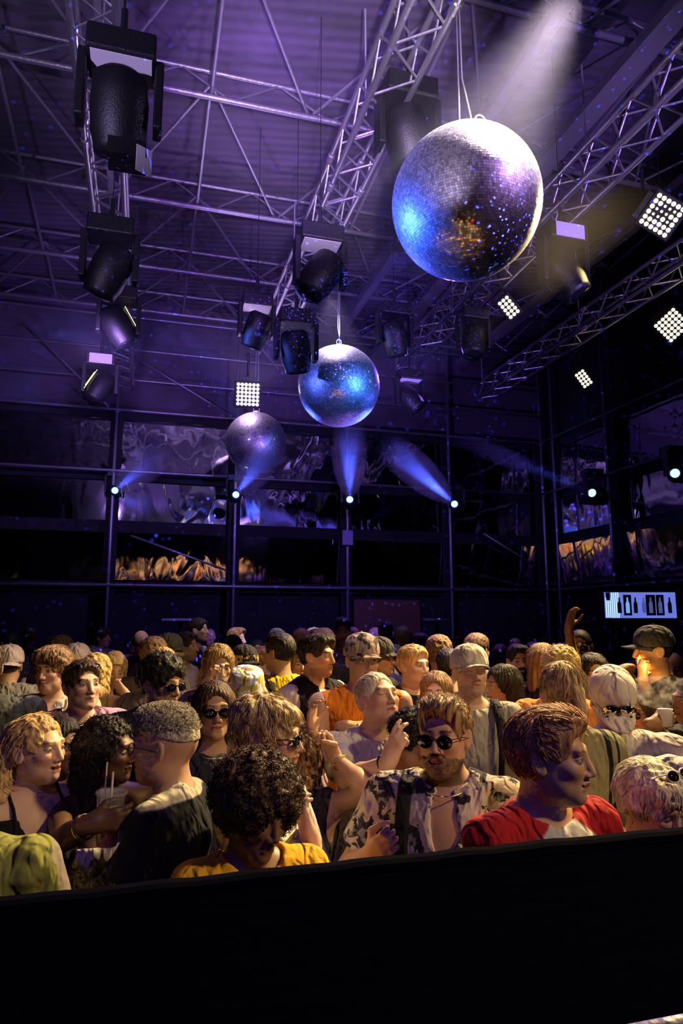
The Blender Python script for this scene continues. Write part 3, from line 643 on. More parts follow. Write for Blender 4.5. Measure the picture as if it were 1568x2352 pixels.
def hair_mat(c, c2=None, kind='straight'):
    key = ('hair', c, c2, kind)
    if key in MC: return MC[key]
    m = bpy.data.materials.new('hair'); m.use_nodes = True; nt = m.node_tree; b = nt.nodes['Principled BSDF']; b.inputs['Roughness'].default_value = .55; b.inputs['Specular IOR Level'].default_value = .35
    at = nt.nodes.new('ShaderNodeAttribute'); at.attribute_name = 'hp'; mp = nt.nodes.new('ShaderNodeMapping'); n = nt.nodes.new('ShaderNodeTexNoise'); n.inputs['Detail'].default_value = 3
    mp.inputs['Scale'].default_value = {'straight': (160, 26, 26), 'wavy': (110, 40, 30), 'down': (170, 170, 14), 'curly': (90, 90, 90)}[kind]; n.inputs['Scale'].default_value = 1; n.inputs['Distortion'].default_value = .6 if kind == 'wavy' else .2
    nt.links.new(at.outputs['Vector'], mp.inputs[0]); nt.links.new(mp.outputs[0], n.inputs['Vector'])
    cr = nt.nodes.new('ShaderNodeValToRGB'); cr.color_ramp.elements[0].position = .35; cr.color_ramp.elements[1].position = .68
    c2 = c2 or tuple(min(1, a * 2.1 + .01) for a in c); cr.color_ramp.elements[0].color = (*[a * .7 for a in c], 1); cr.color_ramp.elements[1].color = (*c2, 1)
    nt.links.new(n.outputs['Fac'], cr.inputs[0]); nt.links.new(cr.outputs[0], b.inputs['Base Color'])
    bp = nt.nodes.new('ShaderNodeBump'); bp.inputs['Distance'].default_value = .006; bp.inputs['Strength'].default_value = .9; nt.links.new(n.outputs['Fac'], bp.inputs['Height']); nt.links.new(bp.outputs[0], b.inputs['Normal'])
    MC[key] = m; return m
def cloth_mat(c, pat=None, c2=None, sc=1.):
    key = ('cloth', c, pat, c2, sc)
    if key in MC: return MC[key]
    m = bpy.data.materials.new('fabric'); m.use_nodes = True; nt = m.node_tree; b = nt.nodes['Principled BSDF']; b.inputs['Roughness'].default_value = .85; b.inputs['Specular IOR Level'].default_value = .25
    b.inputs['Base Color'].default_value = (*c, 1); tc = nt.nodes.new('ShaderNodeTexCoord')
    def mixc(fac, a, bcol):
        mx = nt.nodes.new('ShaderNodeMix'); mx.data_type = 'RGBA'; nt.links.new(fac, mx.inputs[0])
        if isinstance(a, tuple): mx.inputs[6].default_value = (*a, 1)
        else: nt.links.new(a, mx.inputs[6])
        mx.inputs[7].default_value = (*bcol, 1); return mx.outputs[2]
    sx = nt.nodes.new('ShaderNodeSeparateXYZ'); nt.links.new(tc.outputs['Object'], sx.inputs[0]); X, Y, Z = (E(nt, sx.outputs[i]) for i in range(3))
    o = None
    if pat == 'floral':
        n = nt.nodes.new('ShaderNodeTexNoise'); n.inputs['Scale'].default_value = 9 * sc; n.inputs['Detail'].default_value = 3; n.inputs['Distortion'].default_value = 2.2; n.inputs['Roughness'].default_value = .6
        nt.links.new(tc.outputs['Object'], n.inputs['Vector']); o = mixc(E(nt, n.outputs['Fac']).ramp(.52, .54).o, c, c2)
        n3 = nt.nodes.new('ShaderNodeTexNoise'); n3.inputs['Scale'].default_value = 30 * sc; nt.links.new(tc.outputs['Object'], n3.inputs['Vector'])
        o = mixc((E(nt, n3.outputs['Fac']).ramp(.55, .62) * E(nt, n.outputs['Fac']).ramp(.52, .54)).o, o, (.28, .27, .24))
    if pat == 'blotch':
        n = nt.nodes.new('ShaderNodeTexNoise'); n.inputs['Scale'].default_value = 14 * sc; n.inputs['Detail'].default_value = 1; nt.links.new(tc.outputs['Object'], n.inputs['Vector']); o = mixc(E(nt, n.outputs['Fac']).ramp(.52, .57).o, c, c2)
    if pat == 'stripes': o = mixc((Z * (40 * sc)).op('SINE').ramp(.4, .6).o, c, c2)
    if pat == 'vstripes': o = mixc((X * (40 * sc)).op('SINE').ramp(.5, .7).o, c, c2)
    if pat == 'raglan': o = mixc((X.abs() * .6 + (Z - 1.385) * .9).ramp(.05, .042).o, c, c2)
    if pat == 'yoke': o = mixc(Z.ramp(1.372, 1.38).o, c, c2)
    if pat == 'half': o = mixc(X.ramp(.01, -.01).o, c, c2)
    if pat == 'frontwhite': o = mixc((X.abs().ramp(.06, .05) * Y.ramp(-.02, -.04)).o, c, c2)
    if pat == 'sidestripe': o = mixc((((X.abs() - .13).abs()).ramp(.012, .009)).mx(((X.abs() - .165).abs()).ramp(.006, .004)).o, c, c2)
    if pat == 'dots': 
        v = nt.nodes.new('ShaderNodeTexVoronoi'); v.inputs['Scale'].default_value = 9 * sc; v.inputs['Randomness'].default_value = .6; nt.links.new(tc.outputs['Object'], v.inputs['Vector']); o = mixc(E(nt, v.outputs['Distance']).ramp(.17, .14).o, c, c2)
    if o is not None: nt.links.new(o, b.inputs['Base Color'])
    n = nt.nodes.new('ShaderNodeTexNoise'); n.inputs['Scale'].default_value = 6.5; n.inputs['Detail'].default_value = 2; n.inputs['Distortion'].default_value = .5
    mp = nt.nodes.new('ShaderNodeMapping'); mp.inputs['Rotation'].default_value = (.5, .3, .2); mp.inputs['Scale'].default_value = (1.5, 1.2, .7); nt.links.new(tc.outputs['Object'], mp.inputs[0]); nt.links.new(mp.outputs[0], n.inputs['Vector'])
    n4 = nt.nodes.new('ShaderNodeTexNoise'); n4.inputs['Scale'].default_value = 15; n4.inputs['Detail'].default_value = 1.5; nt.links.new(mp.outputs[0], n4.inputs['Vector'])
    cr1 = ((E(nt, n.outputs['Fac']) - .5).abs()).ramp(.0, .10); cr2 = ((E(nt, n4.outputs['Fac']) - .5).abs()).ramp(.0, .12)
    ht = cr1 + cr2 * .35 + E(nt, n.outputs['Fac']) * 1.5
    bp = nt.nodes.new('ShaderNodeBump'); bp.inputs['Distance'].default_value = .012; bp.inputs['Strength'].default_value = .75
    nt.links.new(ht.o, bp.inputs['Height']); nt.links.new(bp.outputs[0], b.inputs['Normal'])
    MC[key] = m; return m
# ---- head
def head_sdf(G, T, R, hs, fem, detail, op=0):
    """T(x,y,z) head space to figure space; hs = size factor"""
    A = R
    def C(p, q, ra, rb, k=.01, **kw): G.cap(T(p), T(q), ra * hs, rb * hs, k * hs, **kw)
    def L(c, r, k=.02, M=None, **kw): G.ell(T(c), [a * hs for a in r], k * hs, M=A if M is None else A @ M, **kw)
    j = .92 if fem else 1.0
    L((0, .016, .028), (.074, .094, .088), .02)
    L((0, -.022, -.03), (.060 * j, .070, .082), .03)
    L((0, -.062, -.092), (.028 * j, .026, .023), .035)
    for s in (-1, 1):
        L((s * .042 * j, -.012, -.062), (.017, .036, .028), .03)
        L((s * .036, -.060, -.020), (.023, .024, .020), .02)
    if detail:
        C((-.034, -.080, .024), (.034, -.080, .024), .011, .011, .02)
        for s in (-1, 1):
            L((s * .031, -.104, .003), (.0185, .018, .013), .014, neg=True)
            L((s * .031, -.0745, .003), (.0145, .0145, .0115), .003)
        C((0, -.086, .016), (0, -.106, -.030), .0085 * (j if fem else 1.05), .0105 * j, .012)
        for s in (-1, 1): L((s * .0115, -.094, -.036), (.0085, .011, .0075), .008)
        C((-.016, -.086, -.0575), (0, -.0925, -.0545), .0045, .006, .008); C((.016, -.086, -.0575), (0, -.0925, -.0545), .0045, .006, .008)
        C((-.013, -.085, -.0685), (.013, -.085, -.0685), .0065 + .001 * fem, .0065, .008)
        C((-.024, -.090 + .006, -.0618), (.024, -.084, -.0618), .0016 + op * .004, .0016 + op * .004, .006, neg=True)
        L((0, -.104, -.082), (.02, .010, .006), .012, neg=True)
    else:
        C((0, -.086, .012), (0, -.106, -.03), .010, .013, .012)
        for s in (-1, 1): L((s * .031, -.102, .004), (.018, .016, .012), .012, neg=True)
        L((0, -.088, -.062), (.022, .012, .013), .01)
    for s in (-1, 1):
        q = Matrix.Rotation(-s * .35, 3, 'Z') @ Matrix.Rotation(-.2, 3, 'X'); q = np.array(q)
        L((s * .077, .012, -.006), (.0085, .019, .032), .006, M=q)
        if detail: L((s * .0865, .008, -.004), (.006, .011, .020), .006, M=q, neg=True)
def hand_sdf(G, w, d, nrm, curl, sd, s=1., tip=None):
    """w wrist, d towards the fingers, nrm = palm side, sd = +1 when the thumb is on side d x nrm"""
    d = Vector(d).normalized(); nrm = (Vector(nrm) - d * Vector(nrm).dot(d)).normalized(); lat = d.cross(nrm) * sd; w = Vector(w)
    if not hasattr(curl, '__len__'): curl = [curl] * 4
    G.cap(w - d * .03 * s, w + d * .02 * s, .026 * s, .026 * s, .02)
    lens = (.072, .080, .074, .058); offs = (.027, .009, -.009, -.026)
    for i in range(4):
        k = w + d * (.088 - (.004 if i in (0, 2) else .012 if i == 3 else 0)) * s + lat * offs[i] * s
        G.cap(w + lat * offs[i] * .6 * s + d * .015 * s, k, .0145 * s, .0115 * s, .016)
        p = k; a = curl[i] * .55; sp_ = (1.5 - i) * .07 * (1 - curl[i])
        for j, f in enumerate((.45, .30, .25)):
            dr = d * math.cos(a) + nrm * math.sin(a) + lat * sp_; q = p + dr * lens[i] * f * s
            G.cap(p, q, (.0098 - j * .0010) * s, (.0090 - j * .0010) * s, .004 if j else .008); p = q; a += curl[i] * 1.45
    b = w + d * .022 * s + lat * .022 * s + nrm * .006 * s; c0 = sum(curl) / 4
    dr = (d * .75 + lat * .75 + nrm * .35).normalized(); k = b + dr * .045 * s; G.cap(b, k, .016 * s, .012 * s, .016)
    dr = (d * (.9 - .2 * c0) + lat * (.35 - .7 * c0) + nrm * (.3 + .6 * c0)).normalized(); q = k + dr * .034 * s; G.cap(k, q, .0115 * s, .010 * s, .005)
    dr = (d * .8 + lat * (.1 - .8 * c0) + nrm * (.3 + .5 * c0)).normalized(); G.cap(q, q + dr * .026 * s, .010 * s, .0085 * s, .004)
def ik(a, t, l1, l2, hint):
    a = Vector(a); t = Vector(t); d = t - a; L = min(d.length, (l1 + l2) * .995); d.normalize(); t = a + d * L
    x = (l1 * l1 - l2 * l2 + L * L) / (2 * L); h = math.sqrt(max(0, l1 * l1 - x * x)); hv = Vector(hint); hv = (hv - d * hv.dot(d)).normalized()
    return a + d * x + hv * h, t
def nz3(X, Y, Z, f, ph=0):
    a = np.sin(X * f + 1.3 * np.sin(Y * f * .7 + ph) + ph); b = np.sin(Y * f * 1.1 + 1.3 * np.sin(Z * f * .8 + 2 * ph)); c = np.sin(Z * f * .93 + 1.3 * np.sin(X * f * .75 + 3 * ph)); return (a * b + b * c + c * a) / 3
# ---------------------------------------------------------------- hair (head space)
HC, HR = np.array((0, .018, .03)), np.array((.076, .095, .088))
def hair_mesh(style, step, thk=None, rs=1):
    G = SDF((-.19, -.17, -.42 if style in ('long', 'longwavy', 'braids', 'sidetail') else -.24 if style in ('ponytail', 'bob') else -.12), (.19, .22, .2), step)
    sty = {'crop': (.0045, .001, 260), 'short': (.009, .0035, 150), 'side': (.010, .004, 120), 'quiff': (.008, .004, 120), 'fade': (.002, .0005, 200), 'curly': (.020, .009, 95), 'afro': (.03, .014, 70),
           'mop': (.022, .007, 85), 'long': (.014, .004, 130), 'longwavy': (.016, .008, 80), 'braids': (.014, .009, 120), 'ponytail': (.007, .003, 150), 'sidetail': (.009, .006, 100), 'bob': (.016, .005, 120), 'updo': (.009, .004, 130), 'messy': (.020, .010, 70)}[style]
    t, amp, fr = sty; t = thk or t
    X, Y, Z = G.ax[0][:, None, None], G.ax[1][None, :, None], G.ax[2][None, None, :]
    G.ell(HC, HR, .01, add=t)
    if style in ('short', 'side', 'quiff', 'mop', 'messy'): G.ell((0, -.008, .070), (.062, .084, .042), .03, add=t * .6)
    if style == 'quiff': G.ell((.008, -.055, .098), (.050, .040, .026), .03)
    if style == 'side': G.ell((.012, -.055, .094), (.056, .038, .024), .03)
    if style == 'fade': G.ell((0, -.004, .085), (.074, .094, .046), .012, add=.004)
    if style == 'mop':
        G.ell((0, -.055, .085), (.070, .050, .040), .03); G.cap((.06, -.05, .08), (.085, .03, -.01), .028, .02, .03); G.cap((-.06, -.05, .08), (-.085, .03, -.01), .028, .02, .03)
    if style == 'messy': G.ell((-.02, .05, .09), (.09, .08, .06), .03); G.cap((0, .08, .05), (-.02, .12, -.04), .06, .03, .03)
    if style == 'afro': G.ell((0, .022, .052), (.128, .128, .112), .03)
    if style == 'curly': G.ell((0, .0, .075), (.082, .095, .058), .03)
    # face opening, ears, nape
    if style == 'afro': ex = ((0, -.160, -.050), (.080, .112, .122))
    elif style == 'mop': ex = ((0, -.138, -.022), (.076, .082, .100))
    elif style in ('curly', 'messy'): ex = ((0, -.135, -.030), (.074, .080, .100))
    elif style == 'fade': ex = ((0, -.125, -.02), (.078, .07, .088))
    else: ex = ((0, -.122, -.012), (.078, .078, .108))
    top = G.D.copy()
    zc = -.005 - .055 * np.clip((Y - .0) / .06, 0, 1)
    if style == 'afro': zc = zc - .03
    if style == 'fade': zc = .045 - .02 * np.clip((Y - .0) / .08, 0, 1)
    if style not in ('long', 'longwavy', 'braids', 'bob'): G.D = np.maximum(G.D, zc - Z + X * 0)
    G.ell(*ex, .012, neg=True)
    if style not in ('long', 'longwavy', 'afro', 'braids', 'mop', 'bob', 'messy'):
        for s in (-1, 1): G.ell((s * .088, -.004, -.018), (.030, .034, .044), .01, neg=True)
    if style in ('long', 'longwavy', 'braids', 'bob'):
        e = {'bob': .11}.get(style, .27); w = 1.25 if style != 'long' else 1
        for s in (-1, 1):
            G.cap((s * .062, .02, .04), (s * .080, .030, -e), .026 * w, .028 * w, .03); G.cap((s * .035, .075, .02), (s * .045, .085, -e - .03), .045, .04 * w, .03)
        G.ell((0, -.125, -.05), (.060, .085, .125), .01, neg=True)
    if style == 'ponytail':
        G.ell((0, .115, .01), (.026, .024, .026), .012); G.cap((0, .125, .005), (.012, .155, -.06), .022, .024, .01); G.cap((.012, .155, -.06), (.018, .135, -.19), .024, .010, .01)
    if style == 'updo': G.ell((0, .095, .07), (.040, .040, .038), .012)
    if style == 'sidetail':
        G.cap((-.04, .095, .02), (-.085, .10, -.10), .040, .050, .02); G.cap((-.085, .10, -.10), (-.10, .045, -.37), .052, .050, .02); G.cap((-.05, .10, -.02), (-.03, .12, -.30), .038, .038, .02)
    if style == 'long' or style == 'bob' or style == 'ponytail': n = np.sin(np.arctan2(X, Y + .0 * Z) * 26 + 3 * np.sin(Z * 14)) * .6 + nz3(X, Y, Z, fr * .5)
    elif style in ('afro', 'curly', 'fade', 'longwavy', 'braids', 'sidetail', 'messy', 'mop'): n = nz3(X, Y, Z, fr, .7) + .8 * nz3(X, Y, Z, fr * 1.9, 2.1)
    else: n = np.sin(X * fr * 2.2 + 8 * np.sin(Y * 21) + 3 * np.sin(Z * 30)) * .7 + nz3(X, Y, Z, fr * .8)
    if style == 'fade': n = np.where(Z > .055, n * 9, n)
    G.D += (amp * n).astype(np.float32) * (np.abs(G.D) < .05)
    return G.mesh()
def strands(mb, vq, n, kind, rng, T3, lenf=1., up=False):
    """fine locks lying over the hair; T3 maps head space to figure space"""
    v = vq[0]; c = np.array((0, .02, .02)); idx = rng.randint(0, len(v), n)
    for i in idx:
        p = v[i].astype(float); d = p - c; nn = d / (np.linalg.norm(d) + 1e-6)
        if kind == 'curl':
            r = .0045 + .004 * rng.rand(); a = np.cross(nn, rng.randn(3)); a /= np.linalg.norm(a); b = np.cross(nn, a); ph = rng.rand() * 6
            pts = [p + nn * (-.002 + .0022 * k) + a * r * math.cos(ph + k * 1.05) + b * r * math.sin(ph + k * 1.05) for k in range(7)]
        else:
            if p[1] < -.045 and p[2] < .085: continue
            if kind == 'fall' and p[1] < -.015: continue
            fl = np.array((.5 * p[0] / .08, .3 if p[1] > .02 else -.5, -.7)) if kind == 'flow' else np.array((1.2 * np.sign(p[0]) * (p[2] > .04) + .15 * p[0] / .08, .1, -1.))
            if up and p[1] < .0: fl = np.array((.5 * p[0] / .08, .7 if p[2] > .06 else .2, .45 if p[2] < .1 else .05))
            fl = fl + rng.randn(3) * .12; t = fl - nn * (fl @ nn); t /= np.linalg.norm(t) + 1e-6; pts = []; q = p.copy(); L = (.0055 + .0035 * rng.rand()) * lenf
            lift = .0002 + (.0004 if up else .0010) * rng.rand() ** 2; R0 = np.linalg.norm(d)
            for k in range(6):
                pts.append(q + nn * (lift * k)); q = q + t * L; w = q - c; w *= (R0 / (np.linalg.norm(w) + 1e-6)) if kind == 'flow' else 1; q = c + w
        mb.path([T3(x) for x in pts], [.0005, .0010, .0012, .0011, .0009, .0006, .0003][:len(pts)], 3)
# ---------------------------------------------------------------- person
LV = {'near': (.016, .0029, .0085, .0036, .0042), 'mid': (.020, .0042, .012, .0052, .0052), 'far': (.026, .0075, .018, .0075, .0085)}
SKIN = {'fair': (.72, .46, .34), 'tan': (.60, .36, .24), 'olive': (.50, .30, .19), 'brown': (.26, .135, .075), 'dark': (.12, .058, .034)}
HAIR = {'black': (.012, .009, .008), 'dbrown': (.045, .025, .014), 'brown': (.10, .055, .028), 'lbrown': (.20, .115, .055), 'blond': (.46, .30, .13), 'pale': (.66, .54, .36), 'ginger': (.52, .24, .09), 'ash': (.36, .33, .26), 'grey': (.3, .29, .28)}
npeople = 0
def person(label, px, crown, d, yaw, hair='short', hc='dbrown', sk='fair', pitch=0, roll=0, byaw=None, fem=False, top='tee', tc=(.02, .02, .022), pat=None, tc2=None, psc=1., pants=(.02, .022, .03),
           hat=None, hatc=(.6, .58, .56), glass=None, gcol=None, beard=0, closed=False, hands=(), w=1., lean=0., group=None, extra=(), level=None, strands_n=None, over=None, overc=None, straps=None, necklace=False, ears_ring=None, smile=0):
    global npeople; npeople += 1
    rng = np.random.RandomState(npeople * 13 + 5)
    lvl = level or ('near' if d < 2.75 else 'mid' if d < 4.3 else 'far'); st, hst, cst, hast, hdst = LV[lvl]
    hs = (.94 if fem else 1.0); HP = .235 * hs * F / d
    hc3 = P(px, crown + HP * .49, d); yaw = math.radians(yaw); th0 = -math.atan2(hc3.x, hc3.y); by = yaw if byaw is None else math.radians(byaw); bth = th0 + by
    s = hc3.z / 1.632; hw = (.93 if fem else 1.0) * w
    hl = np.array((0, -.03 - lean, hc3.z))     # head centre in figure space
    Rz = Matrix.Rotation(bth, 3, 'Z'); root = hc3 - Rz @ Vector(hl); root.z = 0
    R = Matrix.Rotation(yaw - by, 3, 'Z') @ Matrix.Rotation(math.radians(-pitch), 3, 'X') @ Matrix.Rotation(math.radians(roll), 3, 'Y')   # pitch > 0 looks up
    Rn = np.array(R)
    T = lambda p: hl + (Rn @ np.array(p)) * hs
    T3 = lambda p: Vector(T(p))
    toloc = lambda p: Rz.transposed() @ (Vector(p) - root)
    r = thing('person', label, 'person', root, bth, group)
    # joints
    sw = (.165 if fem else .190) * hw; zs = 1.425 * s; arms = []
    spec = {h['side']: h for h in hands}; fine = [(hl + Rn @ np.array((0, -.005, -.005)) * hs, (.10, .125, .14), hst)]
    for sd in (-1, 1):
        sh = Vector((sd * sw, .0 - lean * .4, zs)); h = spec.get(sd)
        if h:
            tgt = toloc(P(*h['at'])); el, wr = ik(sh, tgt, .285 * s, .25 * s, Vector(h.get('hint', (sd * .5, .1, -1)))); fine.append((np.array(wr) + np.array((0, 0, 0)), (.12, .12, .12), hdst))
        else:
            q = rng.rand(2); el, wr = ik(sh, Vector((sd * (.20 + .05 * q[0]), -.10 - .16 * q[1], (.90 + .12 * q[1]) * s)), .285 * s, .25 * s, (sd * .6, 1, -.3)); fine.append((np.array(wr), (.09, .09, .1), .009 if lvl != 'far' else .012))
        arms.append((sd, sh, el, wr, h))
    def torso(G, add=0, legs=False, low=.80):
        G.ell((0, -.0 - lean * .4, 1.29 * s), (.150 * hw, .105, .19 * s), .05, add=add); G.ell((0, .012 - lean * .3, 1.37 * s), (.165 * hw, .085, .10 * s), .05, add=add)
        G.ell((0, .0 - lean * .2, 1.09 * s), ((.118 if fem else .142) * hw, .098, .17 * s), .06, add=add)
        G.ell((0, .005, .94 * s), ((.165 if fem else .155) * hw, .112, .13 * s), .06, add=add)
        if fem:
            for q in (-1, 1): G.ell((q * .068, -.085 - lean * .4, 1.27 * s), (.058, .050, .058), .03, add=add)
        for sd, sh, *_ in arms:
            G.cap((sd * .03, .018 - lean * .7, 1.475 * s), sh + Vector((-sd * .015, 0, -.005)), .040, .046 * w, .05, add=add)
    # body
    wid = sw + .22; lo = [-wid, -.42, -.03]; hi = [wid, .32, hl[2] + .2]
    for _, _, el, wr, h in arms:
        for q in (el, wr):
            for i in range(3): lo[i] = min(lo[i], q[i] - .15); hi[i] = max(hi[i], q[i] + .15)
    lo[2] = -.03
    G = SDF(lo, hi, st, fine); torso(G)
    for sd in (-1, 1):
        hp = (sd * .085, .01, .90 * s); kn = (sd * .10, -.01, .49 * s); an = (sd * .11, .03, .08 * s)
        G.cap(hp, kn, .082 * w, .055 * w, .04); G.cap(kn, an, .055, .038, .03); G.cap((sd * .11, .03, .045), (sd * .13, -.13, .035), .042, .034, .03)
    G.cap((0, .02 - lean * .7, 1.42 * s), T((0, .022, -.045)), .058 * (.86 if fem else 1.02) * (w * .4 + .6), .054 * (.86 if fem else 1.02), .035)
    for sd, sh, el, wr, h in arms:
        a = .86 if fem else 1.0; G.cap(sh, el, .050 * a * w, .038 * a * w, .03); G.cap(el, el + (wr - el) * .35, .040 * a * w, .041 * a * w, .02); G.cap(el + (wr - el) * .3, wr, .041 * a * w, .025 * a, .02)
        fd = (wr - el).normalized()
        if h:
            dr = Rz.transposed() @ Vector(h['dir']) if 'dir' in h else fd; nn = Rz.transposed() @ Vector(h['nrm']) if 'nrm' in h else Vector((-sd, 0, -.2))
            lt = Vector(dr).cross(Vector(nn)); th = 1 if 'thumb' not in h else (1 if (Rz @ lt).dot(Vector(h['thumb'])) > 0 else -1)
            hand_sdf(G, wr, dr, nn, h.get('curl', .4), th, .97 if not fem else .88)
        else: hand_sdf(G, wr, fd, Vector((-sd, .1, 0)), .35, 1 if fd.cross(Vector((-sd, .1, 0))).y < 0 else -1, .95)
    head_sdf(G, T, Rn, hs, fem, lvl != 'far', smile)
    vq = G.mesh(); hp = ((vq[0] - hl) @ Rn) / hs; far = np.linalg.norm(hp, axis=1) > .155; hp[far] = 9
    me = mk_mesh('body', vq, skin_mat(SKIN[sk] if isinstance(sk, str) else sk, None, tuple(HAIR[hc]) if hc in ('dbrown', 'black', 'brown') else tuple(x * .45 for x in HAIR[hc]), beard, closed, tuple(x * .5 for x in HAIR[hc])), hp)
    link(bpy.data.objects.new('body', me), r)
    # clothes
    def cloth(name, c, pat_=None, c2=None, add=.012, sleeve=.55, neck='crew', open_=0, low=.86, gr=None, tankish=False, col=None):
        G = SDF([-wid + .02, min(-.30, lo[1] * .9), low * s - .08] if not arms_up else [lo[0], lo[1], low * s - .08], [wid - .02, .26, max(1.60 * s, hi[2] if arms_up else 0)] if not arms_up else hi, cst)
        torso(G, add)
        for sd, sh, el, wr, h in arms:
            if sleeve and sleeve <= 1: G.cap(sh, el, .056 * w, .050 * w, .03, cut=sleeve, add=add)
            elif sleeve:
                G.cap(sh, el, .056 * w, .048 * w, .03, add=add); G.cap(el, wr, .046 * w, .032, .02, cut=sleeve - 1, add=add)
        yl = -lean * .7
        if neck == 'crew': G.ell((0, -.012 + yl, 1.502 * s), (.082, .078, .055), .008, neg=True)
        elif neck == 'wide': G.ell((0, -.02 + yl, 1.49 * s), (.125, .09, .075), .008, neg=True)
        elif neck == 'v': G.ell((0, -.0 + yl, 1.502 * s), (.085, .082, .055), .008, neg=True); G.ell((0, -.125 + yl, 1.40 * s), (.045, .085, .15 * s), .008, neg=True)
        elif neck == 'collar': G.ell((0, -.0 + yl, 1.51 * s), (.072, .07, .045), .008, neg=True); G.ell((0, -.12 + yl, 1.42 * s), (.028, .07, .11 * s), .008, neg=True)
        elif neck == 'low':
            G.ell((0, -.0 + yl, 1.535 * s), (.30, .2, .125), .01, neg=True); G.ell((0, -.10 + yl, 1.42 * s), (.07, .10, .09 * s), .01, neg=True)
        elif neck == 'band': G.ell((0, 0 + yl, 1.60 * s), (.4, .3, .29), .01, neg=True)
        if tankish:
            for sd in (-1, 1): G.ell((sd * (sw + .045), 0, 1.37 * s), (.075, .14, .13), .01, neg=True)
        if open_:
            G.ell((0, -.16, 1.12 * s), (open_, .13, .42 * s), .01, neg=True)
        X, Y, Z = G.ax[0][:, None, None], G.ax[1][None, :, None], G.ax[2][None, None, :]; ph = rng.rand() * 6
        G.D += ((.005 + add * .14) * nz3(X * 1.2, Y, Z * .8 + X * .5, 26, ph) + (.0042 + add * .06) * nz3(X, Y, Z * 1.4 - X, 52, ph + 1)).astype(np.float32)
        G.D = np.maximum(G.D, (low * s - Z) + 0 * X + 0 * Y)
        me = mk_mesh(name, G.mesh(), cloth_mat(c, pat_, c2, psc)); return link(bpy.data.objects.new(name, me), r)
    arms_up = any(h and (wr.z > 1.2 * s or True) for *_, wr, h in arms)
    if top == 'tee': cloth('shirt', tc, pat, tc2, .014, .62)
    elif top == 'tank': cloth('tank_top', tc, pat, tc2, .011, 0, 'wide' if fem else 'crew', tankish=True)
    elif top == 'long': cloth('shirt', tc, pat, tc2, .014, 1.92)
    elif top == 'vshirt': cloth('shirt', tc, pat, tc2, .016, .72, 'v')
    elif top == 'collar': cloth('shirt', tc, pat, tc2, .016, .72, 'collar')
    elif top == 'cami': cloth('camisole', tc, pat, tc2, .008, 0, 'low')
    elif top == 'bandeau': cloth('top', tc, pat, tc2, .008, 0, 'band')
    elif top == 'hoodie': cloth('hooded_jacket', tc, pat, tc2, .024, 1.92)
    if over: cloth(over, overc or (.02, .02, .03), None, None, .030, 1.9 if over != 'vest' else 0, 'v', .085, .88, tankish=over == 'vest')
    Gp = SDF([-.3, -.22, .03], [.3, .22, 1.02 * s], .022 if lvl == 'far' else .016)
    Gp.ell((0, .005, .93 * s), ((.168 if fem else .158) * hw, .116, .12 * s), .05, add=.006)
    for sd in (-1, 1):
        Gp.cap((sd * .085, .01, .90 * s), (sd * .10, -.01, .49 * s), .088 * w, .066 * w, .03, add=.008); Gp.cap((sd * .10, -.01, .49 * s), (sd * .11, .03, .10 * s), .064, .056, .03, cut=1., add=.008)
    link(bpy.data.objects.new('trousers', mk_mesh('trousers', Gp.mesh(), cloth_mat(pants))), r)
    for sd in (-1, 1): MB().lathe([(.02, 0), (.055, .004), (.06, .03), (.052, .06), (.035, .085), (.01, .09)], (sd * .12, -.05, 0), 12, None, .95, 2.2).build('shoe', M_black, r, True)
    # neck band of tee
    if top in ('cami', 'tank') and top == 'cami':
        for sd in (-1, 1):
            pts = []
            for a_ in range(13):
                t_ = a_ / 12; y0 = -.125 + .245 * t_; z0 = (1.31 + .10 * t_ * (t_ < .5) * 0 + .20 * math.sin(math.pi * t_)) * s
                pts.append([sd * (.088 - .01 * t_), y0, z0])
            vb = vq[0]; near = np.abs(vb[:, 0] - sd * .083) < .02
            for p_ in pts:   # lay the strap on the skin
                th_ = math.atan2(p_[1] + .0, p_[2] - 1.36 * s); c_ = vb[near & (vb[:, 2] > 1.2 * s) & (vb[:, 2] < 1.56 * s)]
                an_ = np.arctan2(c_[:, 1], c_[:, 2] - 1.36 * s); q_ = c_[np.argmin(np.abs(an_ - th_) + .0 * an_)]; r_ = math.hypot(q_[1], q_[2] - 1.36 * s) + .005
                p_[1] = r_ * math.sin(th_); p_[2] = 1.36 * s + r_ * math.cos(th_)
            MB().path(pts, .006, 6).build('shoulder_strap', cloth_mat(tc), r, True)
    if straps:
        for sd in (-1, 1):
            if straps in ('L', 'R') and sd != (1 if straps == 'L' else -1): continue
            pts = [(.125, -.10, 1.18), (.128, -.118, 1.30), (.122, -.112, 1.39), (.118, -.07, 1.455), (.115, .01, 1.488), (.112, .08, 1.45), (.11, .125, 1.34), (.105, .125, 1.2)]
            k = MB(); vv = []
            for x, y, z in pts:
                for dx, dn in ((-.022, .0), (.022, .0), (.022, .008), (-.022, .008)):
                    f = 1.1 + dn * 6; vv.append((sd * x + dx, (y - .01) * f - lean * .5, z * s + (.012 + dn if 1.4 < z else 0)))
            n = len(pts); k.add(vv, [(j * 4 + i, j * 4 + (i + 1) % 4, (j + 1) * 4 + (i + 1) % 4, (j + 1) * 4 + i) for j in range(n - 1) for i in range(4)] + [(0, 1, 2, 3), (n * 4 - 1, n * 4 - 2, n * 4 - 3, n * 4 - 4)])
            k.build('backpack_strap', cloth_mat((.012, .012, .016)), r, True)
        if straps == 'LR': MB().box((0, .22, 1.22 * s), (.28, .14, .42)).build('backpack', cloth_mat((.012, .012, .016)), r, bevel=.04)
    # hair, hat, glasses
    M4 = Matrix.Translation(Vector(hl)) @ (R.to_4x4()) @ Matrix.Scale(hs, 4)
